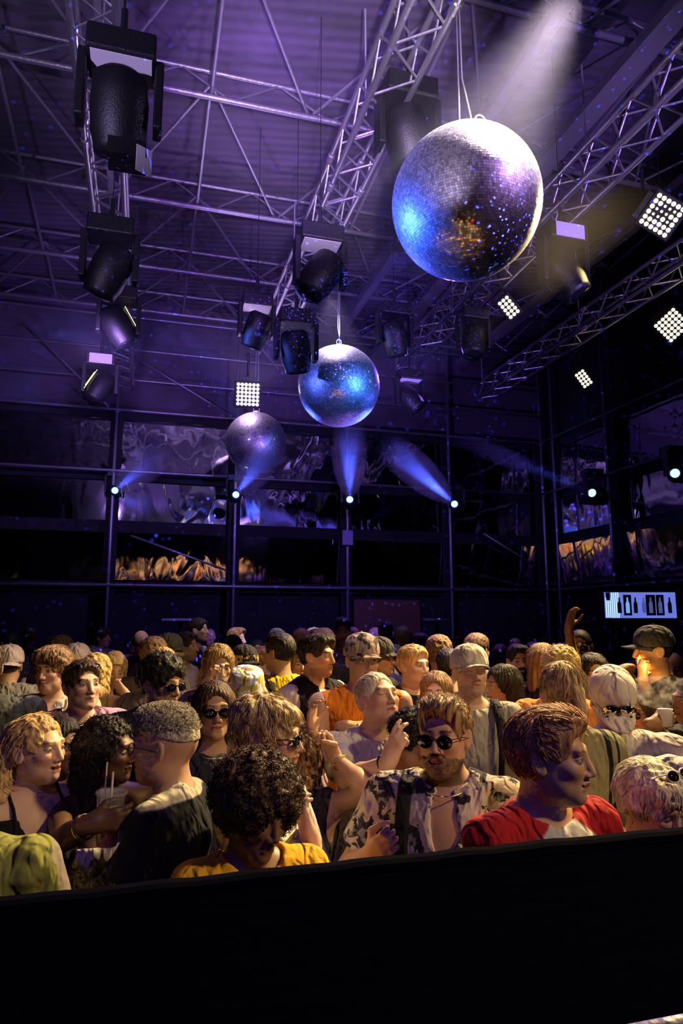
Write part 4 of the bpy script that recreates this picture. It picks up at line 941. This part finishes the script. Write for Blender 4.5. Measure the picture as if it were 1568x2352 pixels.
    def put_head(vq, name, m, par):
        hpv = vq[0].copy(); v = hl + (vq[0] @ Rn.T) * hs; return link(bpy.data.objects.new(name, mk_mesh(name, (v.astype(np.float32), vq[1]), m, hpv)), par)
    hcol = HAIR[hc] if isinstance(hc, str) else hc; hobj = None
    if hair != 'bald':
        vh = hair_mesh(hair if hair != 'buzz' else 'crop', hast if lvl != 'near' else .0036, .0035 if hair == 'buzz' else (.004 if hat and hair in ('short', 'side', 'quiff') else None))
        kind = {'afro': 'curly', 'curly': 'curly', 'fade': 'curly', 'braids': 'curly', 'mop': 'wavy', 'messy': 'wavy', 'longwavy': 'wavy', 'sidetail': 'wavy', 'long': 'down', 'bob': 'down', 'ponytail': 'straight'}.get(hair, 'straight')
        hm = hair_mat(hcol, extra[0] if extra else None, kind)
        if hat and hair not in ('long', 'longwavy', 'bob', 'ponytail'):
            m = vh[0][:, 2] < .075; keep = m[vh[1]].all(1); vh = (vh[0], vh[1][keep])
        hobj = put_head(vh, 'hair', hm, r)
        nst = strands_n if strands_n is not None else (1400 if lvl == 'near' else 420 if lvl == 'mid' else 0)
        if hair in ('long', 'bob') and lvl != 'far': nst = min(nst, 320)
        if nst and not hat and hair != 'buzz':
            k = MB(); vh2 = vh if hair != 'fade' else (vh[0][vh[0][:, 2] > .06], vh[1])
            strands(k, vh2, nst, 'curl' if kind == 'curly' else ('fall' if hair in ('long', 'sidetail', 'longwavy') else 'flow'), rng, T3, .55 if hair in ('crop', 'fade') else .8 if hair in ('short', 'quiff', 'side') else 1.2, hair in ('short', 'quiff', 'side', 'crop', 'bob')); sobj = k.build('hair_locks', hm, hobj, True); sobj['kind'] = 'stuff'
            at = sobj.data.attributes.new('hp', 'FLOAT_VECTOR', 'POINT'); vv = np.array([v[:] for v in k.v]); at.data.foreach_set('vector', (((vv - hl) @ Rn) / hs).astype(np.float32).ravel())
    if beard >= .9 and lvl != 'far':
        Gb = SDF((-.09, -.13, -.14), (.09, .03, .0), .0045); Gb.ell((0, -.030, -.062), (.060, .068, .060), .01); Gb.ell((0, -.064, -.096), (.032, .028, .026), .02); Gb.cap((-.02, -.094, -.050), (.02, -.094, -.050), .007, .007, .01)
        Gb.ell((0, -.10, -.062), (.018, .05, .0075), .004, neg=True)
        for s_ in (-1, 1): Gb.ell((s_ * .040, -.085, -.030), (.030, .045, .026), .008, neg=True); Gb.ell((s_ * .074, -.0, -.02), (.02, .03, .045), .008, neg=True)
        Gb.ell((0, -.10, -.012), (.030, .06, .030), .004, neg=True)
        bx, by_, bz = Gb.ax[0][:, None, None], Gb.ax[1][None, :, None], Gb.ax[2][None, None, :]; Gb.D += (.0015 * nz3(bx, by_, bz, 300)).astype(np.float32); Gb.D = np.maximum(Gb.D, by_ + .012 + 0 * bx + 0 * bz)
        mb_ = Gb.mesh(); put_head(mb_, 'beard', hair_mat(tuple(x * .8 for x in (HAIR[hc] if isinstance(hc, str) else hc)), None, 'curly'), r)
    if hat:
        q = Matrix.Rotation(math.radians({'back': 180}.get(hat.split('_')[-1], 0)), 4, 'Z'); HM = M4 @ q
        HMc = M4 @ Matrix.Translation((0, .012, .04)) @ q; cm = cloth_mat(hatc, 'blotch' if len(extra) > 1 else None, extra[1] if len(extra) > 1 else None, 1.6)
        if hat.startswith('cap'):
            k = MB(); n = 28; prof = [(1.0, -.015), (1.02, .0), (1.0, .028), (.93, .055), (.76, .08), (.5, .097), (.2, .104), (.001, .106)]
            k.lathe(prof, (0, 0, 0), n, None, .092, .112); c = k.build('cap', cm, r, True, HMc)
            MB().lathe([(.008, 0), (.008, .004), (.001, .006)], (0, 0, .105), 10).build('cap_button', cm, c, True, HMc)
            k = MB(); nu, nv = 17, 7; top_, bot = [], []
            for a in range(nu):
                u = -1 + 2 * a / (nu - 1)
                for b in range(nv):
                    v = b / (nv - 1); ang = u * 1.15; x0, y0 = .092 * math.sin(ang), -.112 * math.cos(ang); L = (.098 if 'back' in hat else .075) * max(0, 1 - abs(u) ** 2.6)
                    x = x0 * (1 - .06 * v); y = y0 - L * v; z = -.004 - .022 * u * u - .012 * v; top_.append((x, y, z)); bot.append((x, y, z - .004))
            vs_ = top_ + bot; N = len(top_); fs = []
            for a in range(nu - 1):
                for b in range(nv - 1):
                    i = a * nv + b; fs += [(i, i + 1, i + nv + 1, i + nv), (N + i, N + i + nv, N + i + nv + 1, N + i + 1)]
                i = a * nv + nv - 1; fs.append((i, N + i, N + i + nv, i + nv))
            k.add(vs_, fs); k.build('brim', cm if not (len(extra) > 2) else cloth_mat(extra[2]), c, True, HMc)
        else:
            k = MB(); k.lathe([(1.35, -.055), (1.38, -.06), (1.05, -.004), (1.0, .02), (.92, .07), (.84, .084), (.4, .09), (.001, .092)], (0, 0, 0), 32, None, .095, .112)
            MM = M4 @ Matrix.Translation((0, .008, .038)); c = k.build('bucket_hat', cm, r, True, MM)
    if glass:
        gm = mat('spectacle frame ' + str(gcol), gcol or (.02, .018, .015), .3, .3); g = None
        gz, gy = (.002, -.101) if not glass.endswith('top') else (.142, -.058) if hair == 'mop' else (.110, -.052) if hair in ('bob', 'long') else (.098, -.062); tilt = Matrix.Rotation(0 if not glass.endswith('top') else -.85, 4, 'X')
        if 'back' in glass: gy = .132; gz = .055; tilt = Matrix.Rotation(math.pi, 4, 'Z') @ Matrix.Rotation(-.35, 4, 'X')
        GM = M4 @ Matrix.Translation((0, gy, gz)) @ tilt; nn = 20; k = MB(); rx, rz = (.027, .021) if 'round' not in glass else (.024, .022)
        if 'back' in glass: rx, rz = .034, .028
        lens = mat('dark sunglass lens', (.004, .004, .006), .06, 0, spec=.8) if 'clear' not in glass else mat('clear lens', (.9, .92, .95), .03, alpha=.12)
        if 'mirror' in glass: lens = node_mirror()
        for sd in (-1, 1):
            pts = [(sd * .031 + rx * math.cos(2 * math.pi * i / nn), .004 * abs(math.cos(2 * math.pi * i / nn)) * (1 if sd * math.cos(2 * math.pi * i / nn) > 0 else -.3) , -.004 + (rz if math.sin(2 * math.pi * i / nn) < 0 else rz * .8) * math.sin(2 * math.pi * i / nn)) for i in range(nn + 1)]
            k.path(pts, .0028 if 'thick' in glass else .0016, 5)
            k.path([(sd * (.031 + rx), .003, .004), (sd * .070, .022, .006), (sd * .078, .06, .004), (sd * .080, .105, -.004), (sd * .078, .125, -.018)], .0022 if 'thick' in glass else .0014, 5)
        k.path([(-.031 + rx, 0, .001), (0, -.004, .005), (.031 - rx, 0, .001)], .0018, 5)
        g = k.build('sunglasses' if 'clear' not in glass else 'glasses', gm, r, True, GM)
        for sd in (-1, 1):
            k = MB(); vs_ = [(sd * .031, -.003, -.004)] + [(sd * .031 + rx * math.cos(2 * math.pi * i / nn), .001, -.004 + (rz if math.sin(2 * math.pi * i / nn) < 0 else rz * .8) * math.sin(2 * math.pi * i / nn)) for i in range(nn)]
            vs_ += [(x, y + .002, z) for x, y, z in vs_]; m_ = nn + 1
            k.add(vs_, [(0, 1 + i, 1 + (i + 1) % nn) for i in range(nn)] + [(m_, m_ + 1 + (i + 1) % nn, m_ + 1 + i) for i in range(nn)] + [(1 + i, m_ + 1 + i, m_ + 1 + (i + 1) % nn, 1 + (i + 1) % nn) for i in range(nn)])
            k.build('lens', lens, g, True, GM)
    if necklace:
        n = 28; k = MB(); k.path([(.075 * math.sin(2 * math.pi * i / n), -.015 - lean * .7 - .085 * math.cos(2 * math.pi * i / n), (1.475 - .022 * math.cos(2 * math.pi * i / n)) * s) for i in range(n + 1)], .0022, 5)
        k.build('necklace', mat('pale gold', (.85, .68, .4), .25, .9), r, True)
    if ears_ring:
        for sd in (-1, 1):
            k = MB(); n = 16; R_ = ears_ring; k.path([(sd * .082, .006 + R_ * .7 * math.sin(2 * math.pi * i / n), -.042 - R_ + R_ * math.cos(2 * math.pi * i / n)) for i in range(n + 1)], .0015, 5)
            k.build('earring', mat('gold', (.9, .62, .2), .2, 1), r, True, M4)
    return r, dict(T=T3, M4=M4, s=s, arms=arms, Rz=Rz, root=root)
def node_mirror(): return mat('mirrored lens', (.8, .75, .6), .05, 1)
# ---------------------------------------------------------------- the crowd, front rows first
person('smiling woman at the left with wavy blond side ponytail and black camisole', 85, 1648, 2.3, 48, 'sidetail', 'blond', 'fair', pitch=4, byaw=30, fem=True, top='cami', tc=(.012, .012, .015), smile=1, strands_n=1500)
person('person at the bottom left edge in a yellow-green and grey jacket, head outside the picture', -85, 1700, 1.75, 160, 'short', 'dbrown', 'tan', top='long', tc=(.26, .27, .07), pat='blotch', tc2=(.26, .22, .22), psc=.35)
person('woman half hidden behind the smiling blond woman, dark hair and brown skin', 142, 1655, 2.85, 35, 'long', 'black', 'brown', fem=True, top='tank', tc=(.02, .02, .025), ears_ring=.012)
r_braid, cupw = person('woman with dark braids and gold hoop earrings holding the iced red drink', 248, 1655, 2.45, 62, 'braids', 'black', 'dark', byaw=25, fem=True, top='bandeau', tc=(.62, .58, .52), ears_ring=.024, hands=[dict(side=-1, at=(206, 1893, 1.97), dir=(1, .25, .12), nrm=(-.25, 1, 0), curl=.42, thumb=(0, 0, 1), hint=(-.5, .2, -1))])
person('man with bleached curly top and faded sides turned left, black top with pale yoke', 378, 1634, 2.2, -112, 'fade', 'ash', 'tan', byaw=-112, w=.88, tc=(.010, .011, .016), pat='yoke', tc2=(.50, .46, .38), glass='clear', strands_n=1500)
person('person with a large dark curly afro and yellow top at the front centre', 588, 1772, 1.82, 38, 'afro', 'dbrown', 'brown', pitch=-14, roll=8, byaw=20, fem=True, top='vshirt', tc=(.80, .42, .02), pat='dots', tc2=(.8, .75, .6), psc=.6, strands_n=2600, extra=((.16, .085, .045),))
person('person with tousled blond hair and dark wraparound sunglasses facing right, pale baggy jacket', 622, 1618, 2.2, 72, 'messy', 'blond', 'fair', byaw=60, fem=True, glass='thick', top='long', tc=(.78, .74, .70), strands_n=1400, extra=((.75, .58, .30),), hands=[dict(side=-1, at=(712, 1925, 1.98), dir=(-.35, .2, .85), nrm=(.8, .5, 0), curl=.5, hint=(.6, -.4, -1))])
person('bearded blond man in round sunglasses and open floral shirt', 1018, 1608, 2.2, -16, 'quiff', 'lbrown', 'tan', beard=1, glass='round', byaw=-5, top='vshirt', tc=(.66, .56, .50), pat='floral', tc2=(.035, .04, .045), straps='R', necklace=True, hands=[dict(side=-1, at=(856, 1960, 2.05), curl=.7, nrm=(.3, 1, 0), hint=(-.6, .2, -1))], extra=((.52, .34, .16),), strands_n=1200)
person('strawberry blond man in profile at the front right wearing a red raglan shirt', 1262, 1640, 1.82, 78, 'side', 'ginger', 'tan', byaw=45, top='tee', tc=(.42, .012, .02), pat='raglan', tc2=(.55, .52, .5), strands_n=1700, extra=((.62, .36, .17),), hands=[dict(side=1, at=(1352, 1900, 1.95), dir=(1, .2, -.1), nrm=(0, .5, -1), curl=.7, hint=(.5, .3, -1))])
person('woman at the right edge with bleached hair and white sunglasses pushed onto her head', 1495, 1766, 2.12, 56, 'mop', 'pale', 'tan', pitch=-20, byaw=30, fem=True, glass='thick_top', gcol=(.8, .7, .66), top='tank', tc=(.5, .4, .42), ears_ring=.012, strands_n=900)
person('man behind the bearded one, dark curls, face in shadow turned left', 950, 1644, 2.72, -72, 'curly', 'black', 'brown', byaw=-50, tc=(.012, .012, .02))
person('person cut by the right edge in a white top, only the shoulder in view', 1665, 1600, 2.55, 170, 'short', 'brown', 'fair', tc=(.72, .68, .68), w=1.1)
person('woman seen from behind with blond ponytail and olive striped track top', 1288, 1524, 2.62, -148, 'ponytail', 'blond', 'tan', byaw=-160, fem=True, top='long', tc=(.26, .24, .13), pat='sidestripe', tc2=(.01, .01, .015), extra=((.8, .6, .28),))
person('person in a white cap with mirrored goggles worn backwards and white shirt, seen from behind', 1402, 1540, 2.85, -168, 'short', 'brown', 'tan', byaw=-175, pitch=36, hat='cap_back', hatc=(.74, .66, .62), glass='mirror_back', tc=(.70, .65, .60), w=1.12)
r_curly, i_curly = person('curly haired person with both arms raised behind the blond in sunglasses', 688, 1668, 2.72, 160, 'longwavy', 'brown', 'tan', byaw=165, fem=True, top='tank', tc=(.05, .045, .04), pants=(.2, .17, .13),
       hands=[dict(side=-1, at=(768, 1738, 2.62), dir=(-.45, 0, .9), nrm=(-.5, -.8, -.4), curl=.85, hint=(-.35, .1, -1)), dict(side=1, at=(714, 1680, 2.7), dir=(.05, 0, 1), nrm=(.8, -.3, -.4), curl=.4, hint=(.3, -.5, -1))], extra=((.3, .16, .07),))
r_pale, i_pale = person('fair man with cropped pale hair, eyes closed and chin up, in a white T-shirt', 868, 1546, 2.95, 34, 'crop', 'pale', 'fair', pitch=20, byaw=25, closed=True, tc=(.74, .70, .72), pants=(.42, .36, .26), lean=.03, hands=[dict(side=-1, at=(893, 1750, 2.48), dir=(.35, -.1, .9), nrm=(.7, .7, .1), curl=(.2, .35, .95, .95), thumb=(-1, 0, 0), hint=(-.7, -.1, -1))])
person('woman with long dark hair, large dark sunglasses and pearl necklace', 492, 1572, 2.75, 8, 'long', 'dbrown', 'olive', pitch=4, fem=True, glass='thick', necklace=True, tc=(.03, .032, .045), extra=((.12, .06, .03),))
person('dark curly haired man in sunglasses with pink top and black jacket', 372, 1512, 3.15, 42, 'curly', 'black', 'tan', pitch=-6, byaw=20, glass='round', top='tee', tc=(.62, .40, .42), over='jacket', overc=(.012, .012, .02), beard=.4)
person('man with sunglasses on his head in a pink jacket over a white T-shirt', 190, 1522, 3.3, 22, 'short', 'dbrown', 'fair', pitch=8, byaw=10, glass='thick_top', tc=(.74, .70, .62), over='jacket', overc=(.50, .26, .36))
person('young man with floppy brown hair and moustache in a cream zip jacket', 120, 1492, 3.75, -32, 'mop', 'dbrown', 'tan', byaw=-10, top='collar', tc=(.72, .66, .52), beard=.3, extra=((.35, .2, .07),))
person('person cut by the left edge in a dark grey T-shirt, back to the camera', -38, 1478, 3.25, 175, 'short', 'dbrown', 'tan', tc=(.075, .08, .085), w=1.15)
person('person in a grey and yellow patterned bucket hat looking down', 566, 1542, 3.5, 10, 'bob', 'lbrown', 'tan', pitch=-16, fem=True, hat='bucket', hatc=(.55, .60, .62), tc=(.5, .45, .42), extra=(None, (.5, .42, .08)))
r_orange, i_orange = person('man in an orange sleeveless top and flowery cap', 832, 1466, 3.55, 22, 'short', 'dbrown', 'tan', byaw=15, hat='cap', hatc=(.42, .30, .28), extra=(None, (.06, .05, .05)), top='tank', tc=(.88, .26, .02), w=1.15, hands=[dict(side=-1, at=(792, 1668, 3.35), dir=(1, -.2, .1), nrm=(0, .2, -1), curl=.5, hint=(-.5, .5, -1))])
person('man in a pale cap with eyes closed, grey T-shirt and backpack', 1080, 1492, 3.35, 18, 'short', 'brown', 'fair', pitch=8, byaw=8, closed=True, hat='cap', hatc=(.60, .56, .54), beard=.5, tc=(.36, .36, .33), straps='LR')
person('dark haired man in profile with a black sleeveless top over white', 728, 1462, 3.95, 62, 'side', 'black', 'olive', byaw=45, beard=.5, top='tee', tc=(.65, .6, .55), over='vest', overc=(.014, .014, .02))
person('woman with sleek centre-parted hair and glasses behind the bearded man', 1002, 1548, 3.85, -8, 'bob', 'lbrown', 'fair', fem=True, glass='round_clear', gcol=(.7, .5, .4), tc=(.6, .4, .4))
person('blond man in a black T-shirt beside the man in the pale cap', 950, 1486, 4.2, 44, 'short', 'blond', 'fair', byaw=30, tc=(.012, .012, .016))
person('man seen from behind in a bright yellow T-shirt with dark hair', 640, 1458, 4.35, -128, 'short', 'black', 'olive', byaw=-150, tc=(.74, .52, .02), straps='LR')
person('woman sipping from a clear bottle, brown hair with blond streaks', 502, 1486, 3.95, 14, 'bob', 'dbrown', 'olive', pitch=-12, fem=True, tc=(.12, .08, .10), extra=((.6, .38, .14),), hands=[dict(side=-1, at=(474, 1572, 3.72), dir=(.3, .1, .9), nrm=(.9, .4, 0), curl=.7, hint=(-.6, .1, -1))])
person('woman with sunglasses on her head between the yellow shirt and the dark haired man', 690, 1492, 4.9, 10, 'bob', 'lbrown', 'fair', fem=True, glass='thick_top', tc=(.6, .55, .5))
person('blond woman looking down with her hand at her chin', 262, 1503, 4.8, 12, 'longwavy', 'blond', 'fair', pitch=-22, fem=True, top='tank', tc=(.05, .04, .04), extra=((.75, .52, .2),), hands=[dict(side=1, at=(288, 1592, 4.62), dir=(-.7, -.1, .7), nrm=(0, .8, .4), curl=.6, hint=(.6, 0, -1))])
person('blond person with wavy hair left of the woman with her hand at her chin', 224, 1506, 4.25, 150, 'longwavy', 'blond', 'fair', fem=True, tc=(.35, .22, .1), extra=((.8, .58, .26),))
person('woman with round reddish glasses at the right facing left', 1478, 1592, 3.65, -38, 'long', 'dbrown', 'tan', fem=True, glass='round', gcol=(.3, .04, .05), top='tank', tc=(.03, .03, .03), ears_ring=.014)
person('dim person at the right edge holding a white cup', 1590, 1560, 3.35, -60, 'long', 'black', 'brown', fem=True, tc=(.03, .03, .05), hands=[dict(side=-1, at=(1500, 1660, 3.15), dir=(1, .1, .1), nrm=(0, 1, 0), curl=.45, hint=(-.2, .3, -1))])
person('person with arm stretched up and wrist bent, dark, behind the white cap', 1512, 1548, 4.1, -40, 'short', 'black', 'brown', tc=(.03, .03, .04), hands=[dict(side=-1, at=(1432, 1503, 3.95), dir=(-1, 0, -.12), nrm=(0, .2, -1), curl=.35, hint=(.8, .1, -1))])
person('man in dark sunglasses raising one hand high at the back right', 1332, 1448, 4.8, -4, 'buzz', 'black', 'brown', beard=1, glass='thick', tc=(.30, .26, .40), hands=[dict(side=-1, at=(1306, 1440, 4.6), dir=(.25, 0, 1), nrm=(.5, -.8, -.2), curl=.35, hint=(-.25, .6, -1))])
person('woman with dark hair under the raised hand beside the white cap', 1364, 1506, 3.95, 14, 'bob', 'black', 'tan', fem=True, tc=(.02, .02, .025))
person('dim man in a dark cap in profile at the upper right of the crowd', 1498, 1448, 3.85, -66, 'short', 'black', 'tan', hat='cap', hatc=(.04, .04, .05), tc=(.02, .02, .03), hands=[dict(side=-1, at=(1478, 1566, 3.72), dir=(-.1, -.1, 1), nrm=(.9, .2, 0), curl=.85, hint=(.3, .2, -1))])
person('bald man in purple light at the right edge', 1546, 1500, 4.5, -6, 'bald', 'black', 'tan', tc=(.03, .03, .05))
person('blond person with an orange headband seen from behind', 1290, 1494, 3.6, 176, 'curly', 'blond', 'fair', tc=(.75, .30, .08), extra=((.85, .6, .25),))
person('long haired brown person left of the orange headband', 1248, 1482, 4.1, 165, 'long', 'lbrown', 'tan', fem=True, tc=(.03, .02, .05))
person('dark haired woman in shadow turned left beside the man in the pale cap', 1152, 1532, 3.95, -60, 'bob', 'black', 'olive', fem=True, tc=(.02, .02, .03))
person('bearded man in dim purple light looking to the right', 1190, 1484, 5.1, 16, 'side', 'black', 'tan', beard=1, tc=(.03, .03, .04))
person('man with sunglasses on his head and striped vest in purple light', 1226, 1478, 6.2, 2, 'short', 'black', 'tan', glass='thick_top', tc=(.4, .38, .45), pat='vstripes', tc2=(.1, .1, .12))
person('brown haired person directly behind the man in the pale cap', 1096, 1458, 4.9, 150, 'short', 'brown', 'tan', tc=(.2, .2, .25), extra=((.3, .15, .07),))
person('person with tousled light brown hair, back to us, right of the blond man', 1008, 1466, 4.95, 178, 'curly', 'lbrown', 'tan', tc=(.02, .02, .03))
person('black haired person, back to us, left of the pale cap', 1030, 1494, 4.55, -172, 'short', 'black', 'tan', tc=(.015, .015, .025))
person('smiling tall man in a white T-shirt standing highest at the back', 785, 1421, 6.3, 10, 'quiff', 'dbrown', 'fair', pitch=-10, beard=.6, tc=(.72, .66, .72))
person('man seen from behind in a lilac shirt right of the tall smiling man', 886, 1429, 7.6, 172, 'short', 'black', 'tan', tc=(.34, .28, .5))
person('woman with long dark straight hair seen from behind at the back', 926, 1441, 6.9, 170, 'long', 'dbrown', 'tan', fem=True, tc=(.05, .04, .08))
person('person in a dark grey cap right behind the orange top', 872, 1472, 4.6, 60, 'longwavy', 'brown', 'tan', hat='cap', hatc=(.07, .07, .075), tc=(.02, .02, .025))
person('dark haired man in profile in a lilac shirt at the back left', 456, 1422, 7.0, 66, 'short', 'black', 'tan', tc=(.40, .34, .55))
person('light haired man in profile at the back left of centre', 543, 1444, 7.4, 60, 'quiff', 'lbrown', 'fair', tc=(.1, .1, .2))
person('man with a moustache and sunglasses on his head in profile', 428, 1454, 5.7, 62, 'short', 'dbrown', 'tan', beard=.5, glass='thick_top', tc=(.62, .5, .56), top='tank')
person('person in an olive cap in profile at the left', 390, 1462, 5.4, 72, 'short', 'lbrown', 'fair', hat='cap', hatc=(.16, .17, .11), tc=(.5, .42, .3))
person('bald person in purple light at the back left', 324, 1449, 6.9, 170, 'bald', 'black', 'tan', tc=(.05, .04, .09))
person('person with brown wavy hair seen from behind above the dark curly man', 352, 1470, 4.9, 175, 'curly', 'brown', 'tan', tc=(.1, .08, .08), extra=((.4, .24, .1),))
person('blond haired person seen from behind just above the dark curly man', 372, 1492, 4.25, -170, 'short', 'blond', 'fair', tc=(.08, .06, .08))
person('person in a backward white cap behind the floppy haired man', 176, 1486, 4.8, 165, 'short', 'dbrown', 'tan', hat='cap_back', hatc=(.62, .5, .5), tc=(.2, .15, .2))
person('person in a pale cap and grey hooded jacket at the left edge', 20, 1490, 4.5, 170, 'short', 'dbrown', 'tan', hat='cap_back', hatc=(.6, .5, .58), top='hoodie', tc=(.30, .29, .28), w=1.15)
person('curly reddish haired person behind the floppy haired man', 140, 1466, 5.6, 150, 'curly', 'brown', 'tan', tc=(.1, .06, .12))
person('person in a small black peaked cap left of centre', 562, 1490, 4.75, 28, 'curly', 'blond', 'tan', hat='cap', hatc=(.03, .03, .035), tc=(.06, .06, .07))
person('person with light curly hair and dark jacket beside the black cap', 598, 1492, 5.3, -50, 'curly', 'lbrown', 'fair', tc=(.05, .05, .06))
person('blond person seen from behind at the top of the crowd in the centre', 692, 1447, 6.0, 175, 'quiff', 'blond', 'fair', tc=(.1, .1, .15))
person('person with curly golden hair left of the tall smiling man', 742, 1450, 5.5, -170, 'curly', 'blond', 'fair', tc=(.06, .05, .09))
person('person in a purple lit cap between two blond heads', 722, 1448, 6.9, 150, 'short', 'black', 'tan', hat='cap', hatc=(.4, .35, .5), tc=(.1, .1, .2))
person('dark haired person with a bun in front of the purple cap', 700, 1470, 5.7, -160, 'updo', 'black', 'tan', fem=True, tc=(.03, .03, .04))
person('grey haired person at the back beside the yellow shirt', 636, 1446, 6.8, 20, 'short', 'grey', 'fair', tc=(.1, .1, .15))
# dim people farthest back
rb = random.Random(5); used = []
dim_kind = [('short', 'black', False), ('curly', 'dbrown', False), ('long', 'black', True), ('bald', 'black', False), ('bob', 'brown', True), ('side', 'lbrown', False)]
dim_lab = {'short': 'short black hair', 'curly': 'dark curls', 'long': 'long black hair', 'bald': 'a shaved head', 'bob': 'a brown bob', 'side': 'light brown hair'}
for i in range(34):
    dd = [7.9, 8.8, 9.7, 6.6][i % 4]; px = 15 + i * 47 + rb.uniform(-12, 12); h = rb.uniform(1.60, 1.84)
    cr = 1425 + (1.92 - h) / dd * F; k = dim_kind[(i * 5 + i // 6) % 6]; yw = rb.choice([-150, 170, 150, 40, -50, 70, 10, -20]); away = abs(yw) > 90
    tcx = rb.choice([(.03, .03, .05), (.25, .2, .4), (.08, .06, .12), (.02, .02, .03)])
    if px > 1370 and dd > 7: continue
    g = 'dim people at the back with ' + dim_lab[k[0]] + (' turned away' if away else ' facing the hall')
    person('dim small person at the very back with ' + dim_lab[k[0]] + (', turned away from us' if away else ', face towards the hall'), px, cr, dd, yw, k[0], k[1], rb.choice(['tan', 'brown', 'fair']), fem=k[2], tc=tcx, group=g, level='far')
# ---------------------------------------------------------------- things in hands
M_clr = mat('clear plastic', (.95, .95, .97), .08, alpha=.13, spec=.6); M_drink = mat('red orange drink', (.95, .16, .05), .15); M_ice = mat('ice', (.95, .8, .75), .1, alpha=.6)
c = P(247, 1876, 2.03); tl = Matrix.Rotation(.06, 3, 'Y')
t = thing('plastic_cup', 'clear plastic cup of iced red drink with a lid and two straws', 'cup', c - Vector((0, 0, .085)))
MB().lathe([(.030, 0), (.031, .002), (.043, .150), (.046, .152), (.044, .156), (.041, .150), (.029, .005), (.001, .004)], (0, 0, 0), 28, tl).build('cup_wall', M_clr, t, True)
MB().lathe([(.001, .006), (.0285, .006), (.0355, .085), (.001, .086)], (0, 0, 0), 24, tl).build('drink', M_drink, t, True)
for i in range(7): MB().box((.018 * math.cos(i * 2.2), .018 * math.sin(i * 2.2), .03 + .014 * i), (.017, .017, .017), Matrix.Rotation(i * .7, 3, Vector((1, 1, .3)))).build('ice_cube', M_ice, t, bevel=.003)
MB().lathe([(.047, .150), (.047, .158), (.040, .160), (.036, .156), (.001, .157)], (0, 0, 0), 28, tl).build('cup_lid', M_clr, t, True)
M_straw = mat('straw', (.75, .6, .5), .3)
MB().tube(tl @ Vector((.004, 0, .02)), tl @ Vector((.0, -.01, .215)), .0035, 8).build('straw', M_straw, t, True); MB().tube(tl @ Vector((-.015, 0, .02)), tl @ Vector((-.024, .0, .24)), .0025, 8).build('straw', M_straw, t, True)
t = thing('water_bottle', 'small clear water bottle with a white cap at the sipping woman', 'bottle', P(508, 1588, 3.70))
MB().lathe([(.028, 0), (.031, .01), (.031, .07), (.026, .10), (.012, .122), (.012, .132)], (0, 0, 0), 18).build('bottle_wall', M_clr, t, True)
MB().lathe([(.014, .128), (.014, .145), (.001, .146)], (0, 0, 0), 14).build('bottle_cap', M_plate, t, True)
t = thing('white_cup', 'small white cup held in the hand at the right edge', 'cup', P(1530, 1668, 3.14))
MB().lathe([(.024, 0), (.032, .075), (.033, .077), (.030, .074), (.022, .004), (.001, .003)], (0, 0, 0), 20).build('cup_wall', mat('white plastic', (.8, .78, .8), .4), t, True)
t = thing('lighter_flame', 'small bright yellow flame between the dark cap and the white cap', 'flame', P(1478, 1548, 3.78))
k = MB(); k.path([(0, 0, 0), (.01, 0, .015), (.006, 0, .035), (-.012, 0, .055), (-.018, 0, .085), (-.016, 0, .105)], [.012, .030, .034, .022, .010, .001], 12); k.build('flame', mat('flame', (1, .6, .1), .5, 0, (1, .42, .05), 5), t, True)
MB().box((0, 0, -.03), (.012, .008, .05)).build('lighter', M_black, t, bevel=.002)
point('flame_light', P(1478, 1530, 3.66), 1.2, (1, .5, .12), .03)
hm = bpy.data.materials.new('smoke wisps'); hm.use_nodes = True; nt = hm.node_tree; nt.nodes.clear()
vo = nt.nodes.new('ShaderNodeVolumeScatter'); out = nt.nodes.new('ShaderNodeOutputMaterial'); tc = nt.nodes.new('ShaderNodeTexCoord'); n = nt.nodes.new('ShaderNodeTexNoise'); n.inputs['Scale'].default_value = 11; n.inputs['Detail'].default_value = 3; n.inputs['Distortion'].default_value = 1.5
nt.links.new(tc.outputs['Object'], n.inputs['Vector']); nt.links.new((E(nt, n.outputs['Fac']).ramp(.5, .7) * 9).o, vo.inputs['Density']); nt.links.new(vo.outputs[0], out.inputs['Volume'])
k = MB().lathe([(.001, -.09), (.12, -.06), (.17, 0), (.13, .06), (.001, .1)], (0, 0, 0), 16).build('smoke_cloud', hm, None, True, kind='stuff'); k.location = P(1512, 1588, 3.42); tag(k, 'small grey smoke wisps drifting below the yellow flame at the right', 'smoke')
# bracelets and wristband, children of their wearers
def bracelet(r, info, side, back, rad, m, th=.003):
    for sd, sh, el, wr, h in info['arms']:
        if sd == side:
            d = (wr - el).normalized(); q = d.to_track_quat('Z', 'Y').to_matrix(); c = wr - d * back; n = 20
            MB().path([c + q @ Vector((rad * math.cos(2 * math.pi * i / n), rad * math.sin(2 * math.pi * i / n), 0)) for i in range(n + 1)], th, 6).build('bracelet', m, r, True)
gold = mat('pale gold', (.85, .68, .4), .25, .9); dark = mat('dark wristband', (.02, .02, .025), .5)
for b_, r_ in ((.03, .034), (.042, .036)): bracelet(r_braid, cupw, -1, b_, r_, gold, .0024)
bracelet(r_orange, i_orange, -1, .03, .031, dark, .008)
bracelet(r_curly, i_curly, -1, .04, .031, gold, .0025); bracelet(r_pale, i_pale, -1, .03, .031, dark, .003)
